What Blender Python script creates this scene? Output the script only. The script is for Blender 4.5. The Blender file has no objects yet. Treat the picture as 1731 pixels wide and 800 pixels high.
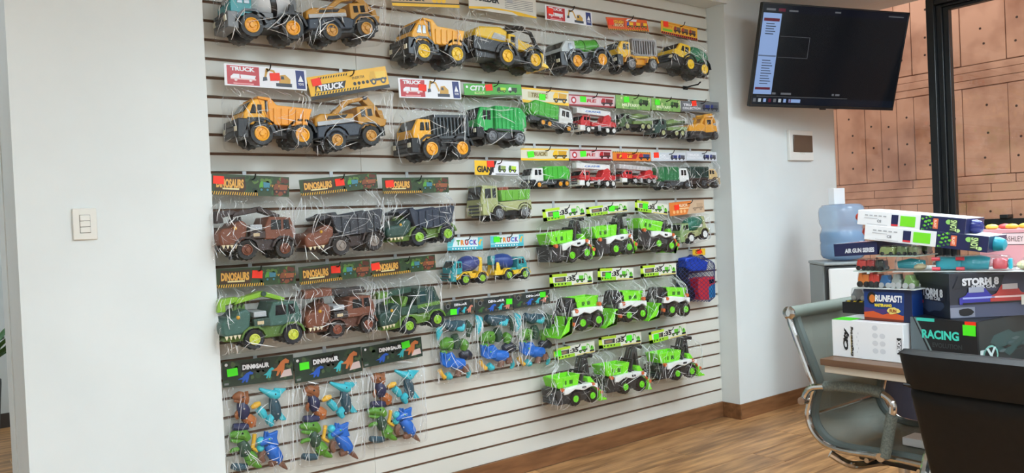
import bpy, bmesh, math, random
from mathutils import Vector, Matrix, noise
random.seed(7)
S = bpy.context.scene
C = S.collection
# ------------------------------------------------------------------ camera
cd = bpy.data.cameras.new('camera'); cam = bpy.data.objects.new('camera', cd); C.objects.link(cam)
cd.sensor_width = 36; cd.lens = 36*1350/1731; cd.clip_start = .02
r_ = Vector((.79729313, -.60188353, -.04538606)); u_ = Vector((.04477289, -.01601241, .99886886)); f_ = Vector((.60192945, .79842334, -.01418148))
m = Matrix((r_, u_, -f_)).transposed().to_4x4(); m.translation = (0, 0, 1.2591)
cam.matrix_world = m
S.camera = cam
# ------------------------------------------------------------------ world and exposure
w = bpy.data.worlds.new('world'); S.world = w; w.use_nodes = True
bg = w.node_tree.nodes['Background']; bg.inputs[0].default_value = (.93, .96, 1, 1); bg.inputs[1].default_value = 1.95
S.view_settings.view_transform = 'Standard'; S.view_settings.look = 'None'
S.view_settings.exposure = 0.0; S.view_settings.gamma = 1; S.view_settings.use_curve_mapping = False
LAMP = 28.0          # strength of the ceiling panels
CEIL = 2.62
# ------------------------------------------------------------------ layout of the room (metres)
D = 3.2264; YF = 3.0944; XL = .921; XR = 4.030; XW = 5.18; XE = .284; PITCH = .075; ZG = 2.4952
YB = -5.6; XB = -2.3
# ------------------------------------------------------------------ materials
def lin(c): c /= 255; return c/12.92 if c <= .04045 else ((c+.055)/1.055)**2.4
MATS = {}
def pm(r, g, b, rough=.45, metal=0, spec=.5, coat=0, key=None):
    k = key or (r, g, b, rough, metal, spec, coat)
    if k in MATS: return MATS[k]
    mt = bpy.data.materials.new('plastic_%d_%d_%d' % (r, g, b)); mt.use_nodes = True
    n = mt.node_tree.nodes; p = n['Principled BSDF']
    p.inputs['Base Color'].default_value = (lin(r), lin(g), lin(b), 1); p.inputs['Roughness'].default_value = rough
    p.inputs['Metallic'].default_value = metal; p.inputs['Specular IOR Level'].default_value = spec
    if coat: p.inputs['Coat Weight'].default_value = coat; p.inputs['Coat Roughness'].default_value = .08
    MATS[k] = mt; return mt
def nodes(name):
    mt = bpy.data.materials.new(name); mt.use_nodes = True
    return mt, mt.node_tree.nodes, mt.node_tree.links, mt.node_tree.nodes['Principled BSDF']
def noisy(name, c1, c2, scale, rough=.6, bump=0, stretch=(1, 1, 1), coords='Object', detail=6, rnd=False, spec=.4, lo=.3, hi=.72):
    mt, n, l, p = nodes(name)
    tc = n.new('ShaderNodeTexCoord'); mp = n.new('ShaderNodeMapping'); mp.inputs['Scale'].default_value = stretch
    l.new(tc.outputs[coords], mp.inputs[0])
    nz = n.new('ShaderNodeTexNoise'); nz.inputs['Scale'].default_value = scale; nz.inputs['Detail'].default_value = detail
    vec = mp.outputs[0]
    if rnd:
        oi = n.new('ShaderNodeObjectInfo'); ad = n.new('ShaderNodeVectorMath'); ad.operation = 'ADD'
        sc = n.new('ShaderNodeVectorMath'); sc.operation = 'SCALE'; sc.inputs['Scale'].default_value = 37
        cb = n.new('ShaderNodeCombineXYZ'); 
        for i in range(3): l.new(oi.outputs['Random'], cb.inputs[i])
        l.new(cb.outputs[0], sc.inputs[0]); l.new(mp.outputs[0], ad.inputs[0]); l.new(sc.outputs[0], ad.inputs[1]); vec = ad.outputs[0]
    l.new(vec, nz.inputs['Vector'])
    rp = n.new('ShaderNodeValToRGB'); rp.color_ramp.elements[0].position = lo; rp.color_ramp.elements[1].position = hi
    rp.color_ramp.elements[0].color = (*[lin(v) for v in c1], 1); rp.color_ramp.elements[1].color = (*[lin(v) for v in c2], 1)
    l.new(nz.outputs['Fac'], rp.inputs[0]); out = rp.outputs[0]
    if rnd:
        hs = n.new('ShaderNodeHueSaturation'); mr = n.new('ShaderNodeMapRange'); mr.inputs[3].default_value = .86; mr.inputs[4].default_value = 1.12
        l.new(oi.outputs['Random'], mr.inputs[0]); l.new(mr.outputs[0], hs.inputs['Value']); l.new(out, hs.inputs['Color']); out = hs.outputs[0]
    l.new(out, p.inputs['Base Color']); p.inputs['Roughness'].default_value = rough; p.inputs['Specular IOR Level'].default_value = spec
    if bump:
        bp = n.new('ShaderNodeBump'); bp.inputs['Strength'].default_value = bump; bp.inputs['Distance'].default_value = .004
        l.new(nz.outputs['Fac'], bp.inputs['Height']); l.new(bp.outputs[0], p.inputs['Normal'])
    return mt
def film(name, tint=(1, 1, 1), base=.03, edge=.55, power=2.5, rough=.06, bump=.0, bscale=60):
    mt = bpy.data.materials.new(name); mt.use_nodes = True; n = mt.node_tree.nodes; l = mt.node_tree.links
    n.remove(n['Principled BSDF']); out = n['Material Output']
    tr = n.new('ShaderNodeBsdfTransparent'); tr.inputs[0].default_value = (*tint, 1)
    gl = n.new('ShaderNodeBsdfGlossy'); gl.inputs['Roughness'].default_value = rough
    lw = n.new('ShaderNodeLayerWeight'); lw.inputs[0].default_value = .5
    pw = n.new('ShaderNodeMath'); pw.operation = 'POWER'; pw.inputs[1].default_value = power
    ma = n.new('ShaderNodeMath'); ma.operation = 'MULTIPLY_ADD'; ma.inputs[1].default_value = edge; ma.inputs[2].default_value = base
    mx = n.new('ShaderNodeMixShader')
    l.new(lw.outputs['Facing'], pw.inputs[0]); l.new(pw.outputs[0], ma.inputs[0]); l.new(ma.outputs[0], mx.inputs[0])
    l.new(tr.outputs[0], mx.inputs[1]); l.new(gl.outputs[0], mx.inputs[2]); l.new(mx.outputs[0], out.inputs[0])
    if bump:
        tc = n.new('ShaderNodeTexCoord'); nz = n.new('ShaderNodeTexNoise'); nz.inputs['Scale'].default_value = bscale; nz.inputs['Detail'].default_value = 3
        bp = n.new('ShaderNodeBump'); bp.inputs['Strength'].default_value = bump; bp.inputs['Distance'].default_value = .01
        l.new(tc.outputs['Object'], nz.inputs['Vector']); l.new(nz.outputs['Fac'], bp.inputs['Height']); l.new(bp.outputs[0], gl.inputs['Normal']); l.new(bp.outputs[0], lw.inputs['Normal'])
    return mt
def bag_film():
    mt = film('bag_film', (.997, .997, .997), .028, .20, 2.4, .07); n = mt.node_tree.nodes; l = mt.node_tree.links
    gl = next(x for x in n if 'Roughness' in x.inputs and 'Normal' in x.inputs)
    tc = n.new('ShaderNodeTexCoord'); oi = n.new('ShaderNodeObjectInfo'); ad = n.new('ShaderNodeVectorMath'); ad.operation = 'ADD'
    l.new(tc.outputs['Object'], ad.inputs[0]); l.new(oi.outputs['Random'], ad.inputs[1]); last = None
    for sc, st, w_ in ((11, (1, 1, .30), 1.0), (26, (1, .7, .35), .42), (60, (1, 1, .6), .10)):
        mp = n.new('ShaderNodeMapping'); mp.inputs['Scale'].default_value = st; mp.inputs['Rotation'].default_value = (0, .25*w_, 0); l.new(ad.outputs[0], mp.inputs[0])
        nz = n.new('ShaderNodeTexNoise'); nz.inputs['Scale'].default_value = sc; nz.inputs['Detail'].default_value = 2; nz.inputs['Distortion'].default_value = 1.2; l.new(mp.outputs[0], nz.inputs['Vector'])
        sb = n.new('ShaderNodeMath'); sb.operation = 'SUBTRACT'; sb.inputs[1].default_value = .5; l.new(nz.outputs['Fac'], sb.inputs[0])
        ab = n.new('ShaderNodeMath'); ab.operation = 'ABSOLUTE'; l.new(sb.outputs[0], ab.inputs[0])
        mu = n.new('ShaderNodeMath'); mu.operation = 'MULTIPLY'; mu.inputs[1].default_value = w_; l.new(ab.outputs[0], mu.inputs[0])
        if last: sm = n.new('ShaderNodeMath'); l.new(last, sm.inputs[0]); l.new(mu.outputs[0], sm.inputs[1]); last = sm.outputs[0]
        else: last = mu.outputs[0]
    bp = n.new('ShaderNodeBump'); bp.inputs['Strength'].default_value = 1; bp.inputs['Distance'].default_value = .11; l.new(last, bp.inputs['Height']); l.new(bp.outputs[0], gl.inputs['Normal'])
    return mt
def emit(name, col, s):
    mt = bpy.data.materials.new(name); mt.use_nodes = True; n = mt.node_tree.nodes; p = n['Principled BSDF']
    p.inputs['Base Color'].default_value = (.004, .004, .005, 1); p.inputs['Specular IOR Level'].default_value = .25; p.inputs['Emission Color'].default_value = (*[lin(v) for v in col], 1); p.inputs['Emission Strength'].default_value = s
    p.inputs['Roughness'].default_value = .15
    return mt
PAINT = noisy('wall_paint', (220, 225, 224), (226, 231, 230), 3, .65, .03)
PAINT_OFF = noisy('ceiling_paint', (226, 226, 222), (232, 232, 228), 2, .8)
SLATM = noisy('slat_laminate', (212, 210, 200), (220, 218, 210), 2, .42, .02)
GROOVE = noisy('groove_mdf', (112, 82, 64), (130, 98, 78), 20, .8)
WOOD = noisy('wood_tile', (142, 100, 62), (206, 154, 102), 3.2, .42, .05, (1.0, 9, 9), detail=10, rnd=True, lo=.36, hi=.64)
SKIRT = noisy('skirting_wood', (112, 74, 46), (150, 104, 68), 4, .4, .05, (1.2, 9, 9), detail=8, rnd=True)
GROUT = noisy('grout', (206, 186, 160), (218, 200, 176), 30, .9)
BLACKMETAL = pm(22, 24, 26, .38, .0)
CHROME = pm(205, 205, 205, .12, 1)
GLASS = film('window_glass', (.97, .98, .97), .03, .5, 3, .01)
BAG = bag_film()
BLISTER = film('blister_plastic', (.98, .99, .99), .05, .35, 1.6, .06, .2, 80)
def glare_crease_mat():
    mt, n, l, p = nodes('film_glare_crease'); p.inputs['Base Color'].default_value = (.96, .97, .97, 1); p.inputs['Roughness'].default_value = .18; p.inputs['Specular IOR Level'].default_value = 1.0; p.inputs['Alpha'].default_value = .85
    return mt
GLARE_CREASE = glare_crease_mat()  # near-white bag creases; the whiteness paints in glare streaks
RED, LIME = pm(252, 52, 20, .5), pm(80, 240, 30, .5)
TIRE = pm(15, 15, 16, .45); TIREB = pm(32, 24, 23, .45); TIREN = pm(22, 25, 36, .45)
# ------------------------------------------------------------------ mesh helpers
class MB:
    def __init__(s): s.v = []; s.f = []; s.mi = []; s.mats = []
    def mid(s, mt):
        if mt not in s.mats: s.mats.append(mt)
        return s.mats.index(mt)
    def add(s, vs, fs, mt=None):
        o = len(s.v); s.v += [tuple(p) for p in vs]; k = s.mid(mt) if mt else 0
        for f in fs: s.f.append([i+o for i in f]); s.mi.append(k)
        return s
    def box(s, x0, x1, y0, y1, z0, z1, mt=None):
        return s.add([(x, y, z) for x in (x0, x1) for y in (y0, y1) for z in (z0, z1)],
                     [(0, 1, 3, 2), (4, 6, 7, 5), (0, 4, 5, 1), (2, 3, 7, 6), (0, 2, 6, 4), (1, 5, 7, 3)], mt)
    def prism(s, pts, y0, y1, mt=None, T=None):
        n = len(pts); a = [(x, y0, z) for x, z in pts]+[(x, y1, z) for x, z in pts]
        if T: a = [T(*p) for p in a]
        fs = [list(range(n)), list(range(2*n-1, n-1, -1))]+[[i, i+n, (i+1) % n+n, (i+1) % n] for i in range(n)]
        return s.add(a, fs, mt)
    def flat(s, pts, mt=None): return s.add(pts, [list(range(len(pts)))], mt)
    def tube(s, pts, r, n=8, mt=None, cap=True, closed=False):
        P = [Vector(p) for p in pts]; R = r if isinstance(r, (list, tuple)) else [r]*len(P)
        o = len(s.v); up = None; k = s.mid(mt) if mt else 0; N = len(P)
        for i, p in enumerate(P):
            if closed: t = (P[(i+1) % N]-P[i-1]).normalized()
            else: t = (P[min(i+1, N-1)]-P[max(i-1, 0)]).normalized()
            if up is None: up = t.orthogonal().normalized()
            up = (up-t*up.dot(t)).normalized(); sd = t.cross(up)
            for j in range(n):
                a = 2*math.pi*j/n; s.v.append(tuple(p+(up*math.cos(a)+sd*math.sin(a))*R[i]))
        for i in range(N if closed else N-1):
            for j in range(n):
                a, b = i*n, ((i+1) % N)*n
                s.f.append([o+a+j, o+a+(j+1) % n, o+b+(j+1) % n, o+b+j]); s.mi.append(k)
        if cap and not closed:
            s.f.append([o+j for j in range(n)][::-1]); s.mi.append(k)
            s.f.append([o+(N-1)*n+j for j in range(n)]); s.mi.append(k)
        return s
    def lathe(s, prof, c, ax, n=20, mt=None):      # prof: (radius, distance along ax)
        ax = Vector(ax).normalized(); e = ax.orthogonal().normalized(); g = ax.cross(e); c = Vector(c)
        o = len(s.v); k = s.mid(mt) if mt else 0; m_ = len(prof)
        for r, h in prof:
            for j in range(n):
                a = 2*math.pi*j/n; s.v.append(tuple(c+ax*h+(e*math.cos(a)+g*math.sin(a))*r))
        for i in range(m_-1):
            for j in range(n):
                s.f.append([o+i*n+j, o+i*n+(j+1) % n, o+(i+1)*n+(j+1) % n, o+(i+1)*n+j]); s.mi.append(k)
        s.f.append([o+j for j in range(n)][::-1]); s.mi.append(k); s.f.append([o+(m_-1)*n+j for j in range(n)]); s.mi.append(k)
        return s
    def ball(s, c, r, n=12, mt=None, ax=(0, 0, 1)):  # r may be (rx, ry, rz)
        R = r if isinstance(r, (list, tuple)) else (r,)*3; o = len(s.v); k = s.mid(mt) if mt else 0; h = n//2
        for i in range(h+1):
            t = math.pi*i/h
            for j in range(n):
                a = 2*math.pi*j/n; s.v.append((c[0]+R[0]*math.sin(t)*math.cos(a), c[1]+R[1]*math.sin(t)*math.sin(a), c[2]+R[2]*math.cos(t)))
        for i in range(h):
            for j in range(n):
                s.f.append([o+i*n+j, o+(i+1)*n+j, o+(i+1)*n+(j+1) % n, o+i*n+(j+1) % n]); s.mi.append(k)
        return s
    def mesh(s, name, mt=None, smooth=35):
        me = bpy.data.meshes.new(name); me.from_pydata(s.v, [], s.f)
        for x in (s.mats or [mt]): me.materials.append(x)
        if len(s.mats) > 1: me.polygons.foreach_set('material_index', s.mi)
        bm = bmesh.new(); bm.from_mesh(me); bmesh.ops.recalc_face_normals(bm, faces=bm.faces); bm.to_mesh(me); bm.free()
        me.polygons.foreach_set('use_smooth', [True]*len(me.polygons)); me.set_sharp_from_angle(angle=math.radians(smooth))
        me.update(); return me
    def obj(s, name, mt=None, parent=None, bevel=0, seg=2, loc=None, smooth=35):
        return link(name, s.mesh(name, mt, smooth), parent, bevel, seg, loc)
def link(name, me, parent=None, bevel=0, seg=2, loc=None):
    o = bpy.data.objects.new(name, me); C.objects.link(o)
    if parent: o.parent = parent
    if loc is not None: o.location = loc
    if bevel:
        b = o.modifiers.new('bevel', 'BEVEL'); b.width = bevel; b.segments = seg; b.limit_method = 'ANGLE'; b.angle_limit = math.radians(40)
    return o
def tag(o, label, cat, group=None, kind=None):
    o['label'] = label
    if cat: o['category'] = cat
    if group: o['group'] = group
    if kind: o['kind'] = kind
    return o
def thing(name, label, cat, loc=(0, 0, 0), rz=0, group=None, rot=None):
    o = bpy.data.objects.new(name, None); C.objects.link(o); o.location = loc; o.rotation_euler = rot or (0, 0, rz); o.empty_display_size = .05
    return tag(o, label, cat, group)
def struct(o, label=None):
    o['kind'] = 'structure'
    if label: o['label'] = label
    return o
TXT = {}
def text_mesh(body, bold=.0, shear=0.0, mt=None):
    k = (body, bold, shear, mt)
    if k in TXT: return TXT[k]
    cu = bpy.data.curves.new('t', 'FONT'); cu.body = body; cu.offset = bold; cu.shear = shear; cu.resolution_u = 3; cu.fill_mode = 'FRONT'
    ob = bpy.data.objects.new('t', cu); C.objects.link(ob)
    dg = bpy.context.evaluated_depsgraph_get(); me = bpy.data.meshes.new_from_object(ob.evaluated_get(dg)); me.name = 'lettering'
    bpy.data.objects.remove(ob); bpy.data.curves.remove(cu)
    xs = [v.co.x for v in me.vertices]; ys = [v.co.y for v in me.vertices]
    x0, x1, y0, y1 = min(xs), max(xs), min(ys), max(ys)
    for v in me.vertices: v.co.x = (v.co.x-x0)/(x1-x0)-.5; v.co.y = (v.co.y-y0)/(y1-y0)-.5; v.co.z = 0
    me.materials.clear(); me.materials.append(mt); TXT[k] = me; return me
def frame(o, right, up): # matrix taking text plane (x, y) to (right, up)
    R = Vector(right).normalized(); U = Vector(up).normalized(); N = R.cross(U)
    mm = Matrix((R, U, N)).transposed().to_4x4(); mm.translation = o; return mm
def letter(parent, body, pos, w_, h_, mt, right=(1, 0, 0), up=(0, 0, 1), bold=.03, shear=0, rot=0, name='lettering'):
    o = bpy.data.objects.new(name, text_mesh(body, bold, shear, mt)); C.objects.link(o); o.parent = parent
    mm = frame(Vector(pos), right, up)
    o.matrix_basis = mm @ Matrix.Rotation(rot, 4, 'Z') @ Matrix.Diagonal((w_, h_, 1, 1)); return o
DK = pm(22, 24, 28, .3); DKG = pm(70, 74, 80, .4); GLS = pm(24, 28, 34, .12, 0, .6); GREY = pm(120, 124, 128, .4); SILV = pm(178, 182, 186, .35); WHT = pm(232, 234, 232, .35)
# ================================================================== THE SETTING
fl = struct(MB().box(XB, XW+.2, YB, 6.75, -.06, -.0025).obj('floor', GROUT), 'wood-look plank tile floor with pale grout lines')
pmesh = {}
def plank(x0, x1, y0, y1):
    k = (round(x1-x0, 3), round(y1-y0, 3))
    if k not in pmesh:
        a, b = k[0]/2-.0015, k[1]/2-.0015
        pmesh[k] = MB().box(-a, a, -b, b, -.0024, 0).mesh('plank', WOOD)
    link('plank', pmesh[k], fl, loc=((x0+x1)/2, (y0+y1)/2, 0))
row = 0; y = D-.012
while y > YB:
    y0 = max(y-.2, YB); x = XB-(row*.47 % 1.2)
    while x < XW:
        a, b = max(x, XB), min(x+1.2, XW)
        if b-a > .03: plank(a, b, y0, y)
        x += 1.2
    y -= .2; row += 1
y = D
while y < 6.7:
    x = XB-(row*.53 % 1.2)
    while x < .9:
        a, b = max(x, XB), min(x+1.2, .9)
        if b-a > .03: plank(a, b, y, y+.2)
        x += 1.2
    y += .2; row += 1
struct(MB().box(XB, XW+.2, YB, 6.75, CEIL, CEIL+.08).obj('ceiling', PAINT_OFF), 'plain white ceiling')
wf = MB(); wf.box(XE, XL, YF, 3.46, 0, CEIL); wf.box(XR, XW+.02, YF, 3.46, 0, CEIL); wf.box(XL, XR, YF, 3.46, 2.556, CEIL); wf.box(XL, XR, D+.026, 3.46, 0, 2.556)
struct(wf.obj('wall_front', PAINT), 'white painted wall around the recessed slat display')
struct(MB().box(XL-.02, XR+.018, YF-.014, YF-.0005, 2.551, CEIL-.001).obj('trim_1', PAINT, bevel=.002), 'white boxed edge above the slat display')
struct(MB().box(XE-.004, XE+.25, 3.462, 3.66, 0, CEIL).obj('wall_end', PAINT), 'white wall end beyond the pillar')
struct(MB().box(XB-.1, XB, YB, 6.75, 0, CEIL).obj('wall_left', PAINT)); struct(MB().box(XB-.1, XW+.2, YB-.1, YB, 0, CEIL).obj('wall_back', PAINT))
struct(MB().box(XB, 1.2, 6.65, 6.75, 0, CEIL).obj('wall_far', PAINT), 'white wall at the far end of the passage'); struct(MB().box(.9, 1.0, 3.662, 6.649, 0, CEIL).obj('wall_passage', PAINT))
struct(MB().box(XB, .9, 6.637, 6.649, 0, .1).obj('baseboard_far', pm(70, 62, 58, .6)))
# skirting
struct(MB().box(XL, XR-.001, D-.011, D+.02, .0005, .0935).obj('baseboard_niche', SKIRT, bevel=.001), 'brown wood skirting under the slat display')
struct(MB().box(XR-.011, XR-.0003, YF-.011, D-.012, .0005, .0935).obj('baseboard_return', SKIRT, bevel=.001)); struct(MB().box(XR, XW-.001, YF-.011, YF-.0003, .0005, .0935).obj('baseboard_front', SKIRT, bevel=.001), 'brown wood skirting along the wall below the screen')
struct(MB().box(XE, XL-.001, YF-.011, YF-.0003, .0005, .0935).obj('baseboard_pillar', SKIRT, bevel=.001))
# slat display wall: backing and one object for every slat
ws = struct(MB().box(XL, XR-.0005, D+.012, D+.026, .094, 2.556).obj('wall_slatted', GROOVE), 'white slatted display wall with dark brown grooves')
GAP = .0115; edges = [2.556+GAP/2]+[ZG-PITCH*j for j in range(32)]+[.094-GAP/2]
sl = {}
for a, b in zip(edges[:-1], edges[1:]):
    for x0, x1 in ((XL+.0005, 1.6115), (1.6125, XR-.001)):
        h = round(a-b-GAP, 4); k = (h, round(x1-x0, 4))
        if k not in sl: sl[k] = MB().box(-k[1]/2, k[1]/2, 0, .0118, -h/2, h/2).mesh('slat', SLATM)
        link('slat', sl[k], ws, bevel=.0012, seg=1, loc=((x0+x1)/2, D, (a+b)/2))
# ------------------------------------------------------------------ window wall (X = XW)
def thing_s(name, label, loc=(0, 0, 0)):
    o = bpy.data.objects.new(name, None); C.objects.link(o); o.location = loc; o['label'] = label; o['kind'] = 'structure'; return o
w1 = thing_s('window_1', 'fixed glass pane beside the white wall corner', (XW, 0, 0))
MB().box(-.03, .05, 2.405, YF-.001, 0, .06).obj('sill_rail', BLACKMETAL, w1, .003)
MB().box(.008, .014, 2.40, YF-.001, .06, CEIL).obj('pane', GLASS, w1)
w2 = thing_s('window_2', 'black framed glass sash with a dark cross rail', (XW, 0, 0))
MB().box(-.06, .06, 2.356, 2.404, 0, 2.547).obj('post', BLACKMETAL, w2, .004)
MB().box(-.06, .06, 1.15, 2.355, 2.502, 2.547).obj('head_rail', BLACKMETAL, w2, .004)
MB().box(-.03, .035, 2.322, 2.355, .05, 2.501).obj('stile', BLACKMETAL, w2, .003); MB().box(-.015, .03, 2.288, 2.3215, .05, 2.484).obj('sash_bead', BLACKMETAL, w2, .003)
MB().box(-.03, .035, 1.2, 2.3215, 2.485, 2.501).obj('top_rail', BLACKMETAL, w2, .003); MB().box(-.015, .03, 1.2, 2.2875, 2.466, 2.4845).obj('top_bead', BLACKMETAL, w2, .002)
MB().box(-.03, .035, 1.2, 2.2875, 1.125, 1.166).obj('cross_rail', BLACKMETAL, w2, .003); MB().box(-.022, .03, 1.2, 2.2875, 1.079, 1.1245).obj('cross_rail', BLACKMETAL, w2, .003)
MB().box(-.045, .035, 1.985, 2.03, 1.166, 1.19).obj('latch', BLACKMETAL, w2, .003); MB().box(-.03, .035, 1.2, 2.2875, 0, .08).obj('bottom_rail', BLACKMETAL, w2, .003)
MB().box(-.03, .035, 1.15, 1.2, 0, 2.501).obj('stile', BLACKMETAL, w2, .003)
MB().box(.004, .01, 1.2, 2.288, .08, 1.08).obj('pane', GLASS, w2); MB().box(.004, .01, 1.2, 2.288, 1.166, 2.467).obj('pane', GLASS, w2)
w3 = thing_s('window_3', 'black framed glass sash further along the window wall', (XW, 0, 0))
MB().box(-.06, .06, 1.09, 1.148, 0, 2.547).obj('post', BLACKMETAL, w3, .004); MB().box(-.06, .06, -.2, 1.089, 2.502, 2.547).obj('head_rail', BLACKMETAL, w3, .004)
MB().box(-.03, .035, -.2, 1.089, 1.08, 1.166).obj('cross_rail', BLACKMETAL, w3, .004); MB().box(-.06, .06, -.26, -.201, 0, 2.547).obj('post', BLACKMETAL, w3, .004)
MB().box(.004, .01, -.2, 1.09, .0, 1.08).obj('pane', GLASS, w3); MB().box(.004, .01, -.2, 1.09, 1.166, 2.502).obj('pane', GLASS, w3)
wr = MB(); wr.box(XW-.02, XW+.08, YB, -.261, 0, CEIL); wr.box(XW-.02, XW+.08, -.261, 2.404, 2.548, CEIL)
struct(wr.obj('wall_right', PAINT), 'white wall around the window frames')
# ------------------------------------------------------------------ concrete wall outside
CONC = noisy('concrete', (164, 112, 88), (216, 162, 134), 3.4, .9, .5, (1, 1, 1), detail=12, rnd=False, spec=.15, lo=.28, hi=.55)
JOINT = noisy('concrete_joint', (116, 76, 58), (146, 100, 80), 9, .95, .2, spec=.1)
XC = 6.1
wo = struct(MB().box(XC+.006, XC+.3, -5, 9, -.6, 5.5).obj('wall_outside', JOINT), 'rough pinkish board-marked concrete wall beyond the glass')
struct(MB().box(XW+.22, XC+.3, -5, 9, -.6, -.5).obj('ground_outside', JOINT))
rnd = random.Random(3); holes = MB(); ys = [0.3]
seq = [.13, .126, .131, .24, .128, .30, .13, .22]
i = 0
while ys[-1] < 5.6: ys.append(ys[-1]+seq[i % 8]); i += 1
off = 2.629-min(ys, key=lambda v: abs(v-2.629)); ys = [v+off for v in ys]
def panel(y0, y1, z0, z1, gz=.0012):
    x = XC-rnd.random()*.004; g = .0008+rnd.random()*.0016; gz *= rnd.uniform(.7, 1.3)
    MB().box(x, XC+.005, y0+g, y1-g, z0+gz, z1-gz).obj('concrete_panel', CONC, wo, .003, 1); return x
for a, b in zip(ys[:-1], ys[1:]):
    for z0, z1 in ((-.5, .55), (.55, 1.28), (1.46, 2.09), (2.25, 3.3)):
        x = panel(a, b, z0, z1, .0045); z = z0+.12
        while z < z1-.05:
            holes.lathe([(.009, 0), (.006, .003)], (x-.0008, (a+b)/2+rnd.uniform(-.015, .015), z+rnd.uniform(-.02, .02)), (1, 0, 0), 7); z += rnd.uniform(.13, .2)
for z0, z1 in ((1.28, 1.34), (1.34, 1.40), (1.40, 1.46), (2.09, 2.145), (2.145, 2.20), (2.20, 2.25)):
    y = .2+rnd.random()
    while y < 5.6:
        l_ = rnd.uniform(.7, 1.5); panel(y, y+l_, z0, z1); y += l_
ho = holes.obj('tie_holes', pm(70, 45, 34, .9), wo); ho['kind'] = 'stuff'
# ------------------------------------------------------------------ ceiling lamps (out of view above)
lm = emit('lamp_diffuser', (224, 243, 255), LAMP)
spots = [(x, y, 'square ceiling lamp, %s in the %s' % (cn, rn)) for y, rn, xs in ((1.25, 'row nearest the slat display', (1.5, 3.0, 4.4)), (-.5, 'row above the camera', (-1.2, .5, 2.2, 3.9)), (-2.4, 'row behind the camera', (-1.2, .5, 2.2, 3.9)), (-4.3, 'row at the back of the room', (-1.2, .5, 2.2, 3.9))) for x, cn in zip(xs, ('first', 'second', 'third', 'fourth'))]
for x, y, lb in spots+[(-.7, 5.0, 'square ceiling lamp in the passage beyond the pillar')]:
    t = thing('ceiling_lamp', lb, 'lamp', (x, y, CEIL), group='ceiling lamps')
    MB().box(-.32, .32, -.32, .32, -.014, -.0005).obj('housing', pm(240, 240, 240, .5), t, .004)
    MB().box(-.3, .3, -.3, .3, -.018, -.0145).obj('diffuser', lm, t)
# ------------------------------------------------------------------ switch and breaker box
WHITEP = pm(226, 224, 216, .35)
t = thing('light_switch', 'white three-rocker light switch on the pillar', 'switch', (.486, YF, 1.33))
MB().prism([(-.038, -.0545), (.038, -.0545), (.038, .0545), (-.038, .0545)], -.009, -.0003).obj('plate', WHITEP, t, .003)
MB().box(-.0165, .0165, -.0096, -.0088, -.0315, .0315).obj('recess', pm(90, 88, 84, .6), t)
for k in range(3): MB().prism([(-.0155, -.0095), (.0155, -.0095), (.0155, .0095), (-.0155, .0095)], -.0125, -.0097).obj('rocker', WHITEP, t, .0012, loc=(0, 0, .0205-.0205*k))
t = thing('breaker_box', 'white breaker box with smoked brown door below the screen', 'breaker box', (4.762, YF, 1.702))
MB().box(-.135, .135, -.022, -.0003, -.10, .10).obj('frame', pm(232, 230, 224, .4), t, .004)
MB().box(-.10, .118, -.03, -.0222, -.045, .068).obj('door', pm(92, 74, 60, .12, 0, .6), t, .004)
MB().box(-.02, .03, -.027, -.0222, -.058, -.047).obj('latch', WHITEP, t, .001)
# ------------------------------------------------------------------ television
TL, TR, BR, BL = [Vector(v) for v in ((4.050, 2.828, 2.500), (5.055, 2.468, 2.4745), (5.093, 2.625, 1.887), (4.088, 2.983, 1.912))]
R = ((TR-TL)+(BR-BL)).normalized(); U = (TL-BL)+(TR-BR); U = (U-R*U.dot(R)).normalized(); TW = ((TR-TL).length+(BR-BL).length)/2; TH = ((TL-BL).length+(TR-BR).length)/2
tv = thing('television', 'wide flat television tilted down on a wall arm, dark desktop on screen', 'television')
mm = Matrix((R, U.cross(R), U)).transposed().to_4x4(); mm.translation = (TL+TR+BR+BL)/4; tv.matrix_basis = mm
BZ = pm(20, 20, 22, .3); W2, H2 = TW/2, TH/2
hs = MB().box(-W2, W2, .0, .028, -H2, H2).obj('housing', BZ, tv, .004)
MB().box(-W2*.6, W2*.6, .0285, .06, -H2*.7, H2*.3).obj('back_cover', BZ, tv, .008)
for nm, a in (('bezel', (-W2, W2, -.004, 0, H2-.009, H2)), ('bezel', (-W2, W2, -.004, 0, -H2, -H2+.016)), ('bezel', (-W2, -W2+.009, -.004, 0, -H2+.016, H2-.009)), ('bezel', (W2-.009, W2, -.004, 0, -H2+.016, H2-.009))):
    MB().box(*a).obj(nm, BZ, tv, .001)
MB().box(-.02, .02, -.003, .01, -H2-.008, -H2-.0003).obj('sensor', BZ, tv, .001)
sc = MB().box(-W2+.009, W2-.009, -.002, -.0003, -H2+.016, H2-.009).obj('screen', emit('screen_dark', (20, 24, 30), .35), tv)
sw_, sh_ = 2*W2-.018, 2*H2-.025
def scr(x0, x1, z0, z1, mt, nm='screen_graphic', d=.0026):   # fractions from left / top
    return MB().box(-W2+.009+sw_*x0, -W2+.009+sw_*x1, -d, -.0021, H2-.009-sh_*z1, H2-.009-sh_*z0).obj(nm, mt, sc)
e_b = emit('screen_blue', (150, 180, 232), .75); e_r = emit('screen_red', (96, 22, 44), .8); e_g = emit('screen_grey', (120, 124, 130), .6); e_w = emit('screen_white', (190, 198, 205), .8); e_d = emit('screen_navy', (18, 22, 38), .4)
scr(0, 1, .0, .075, e_d); scr(.10, .145, .035, .065, e_r, d=.003); scr(.02, .08, .04, .06, e_g, d=.003); scr(.17, .23, .045, .06, e_g, d=.003); scr(.48, .52, .03, .045, e_g, d=.003); scr(.86, .97, .035, .045, e_g, d=.003)
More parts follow.
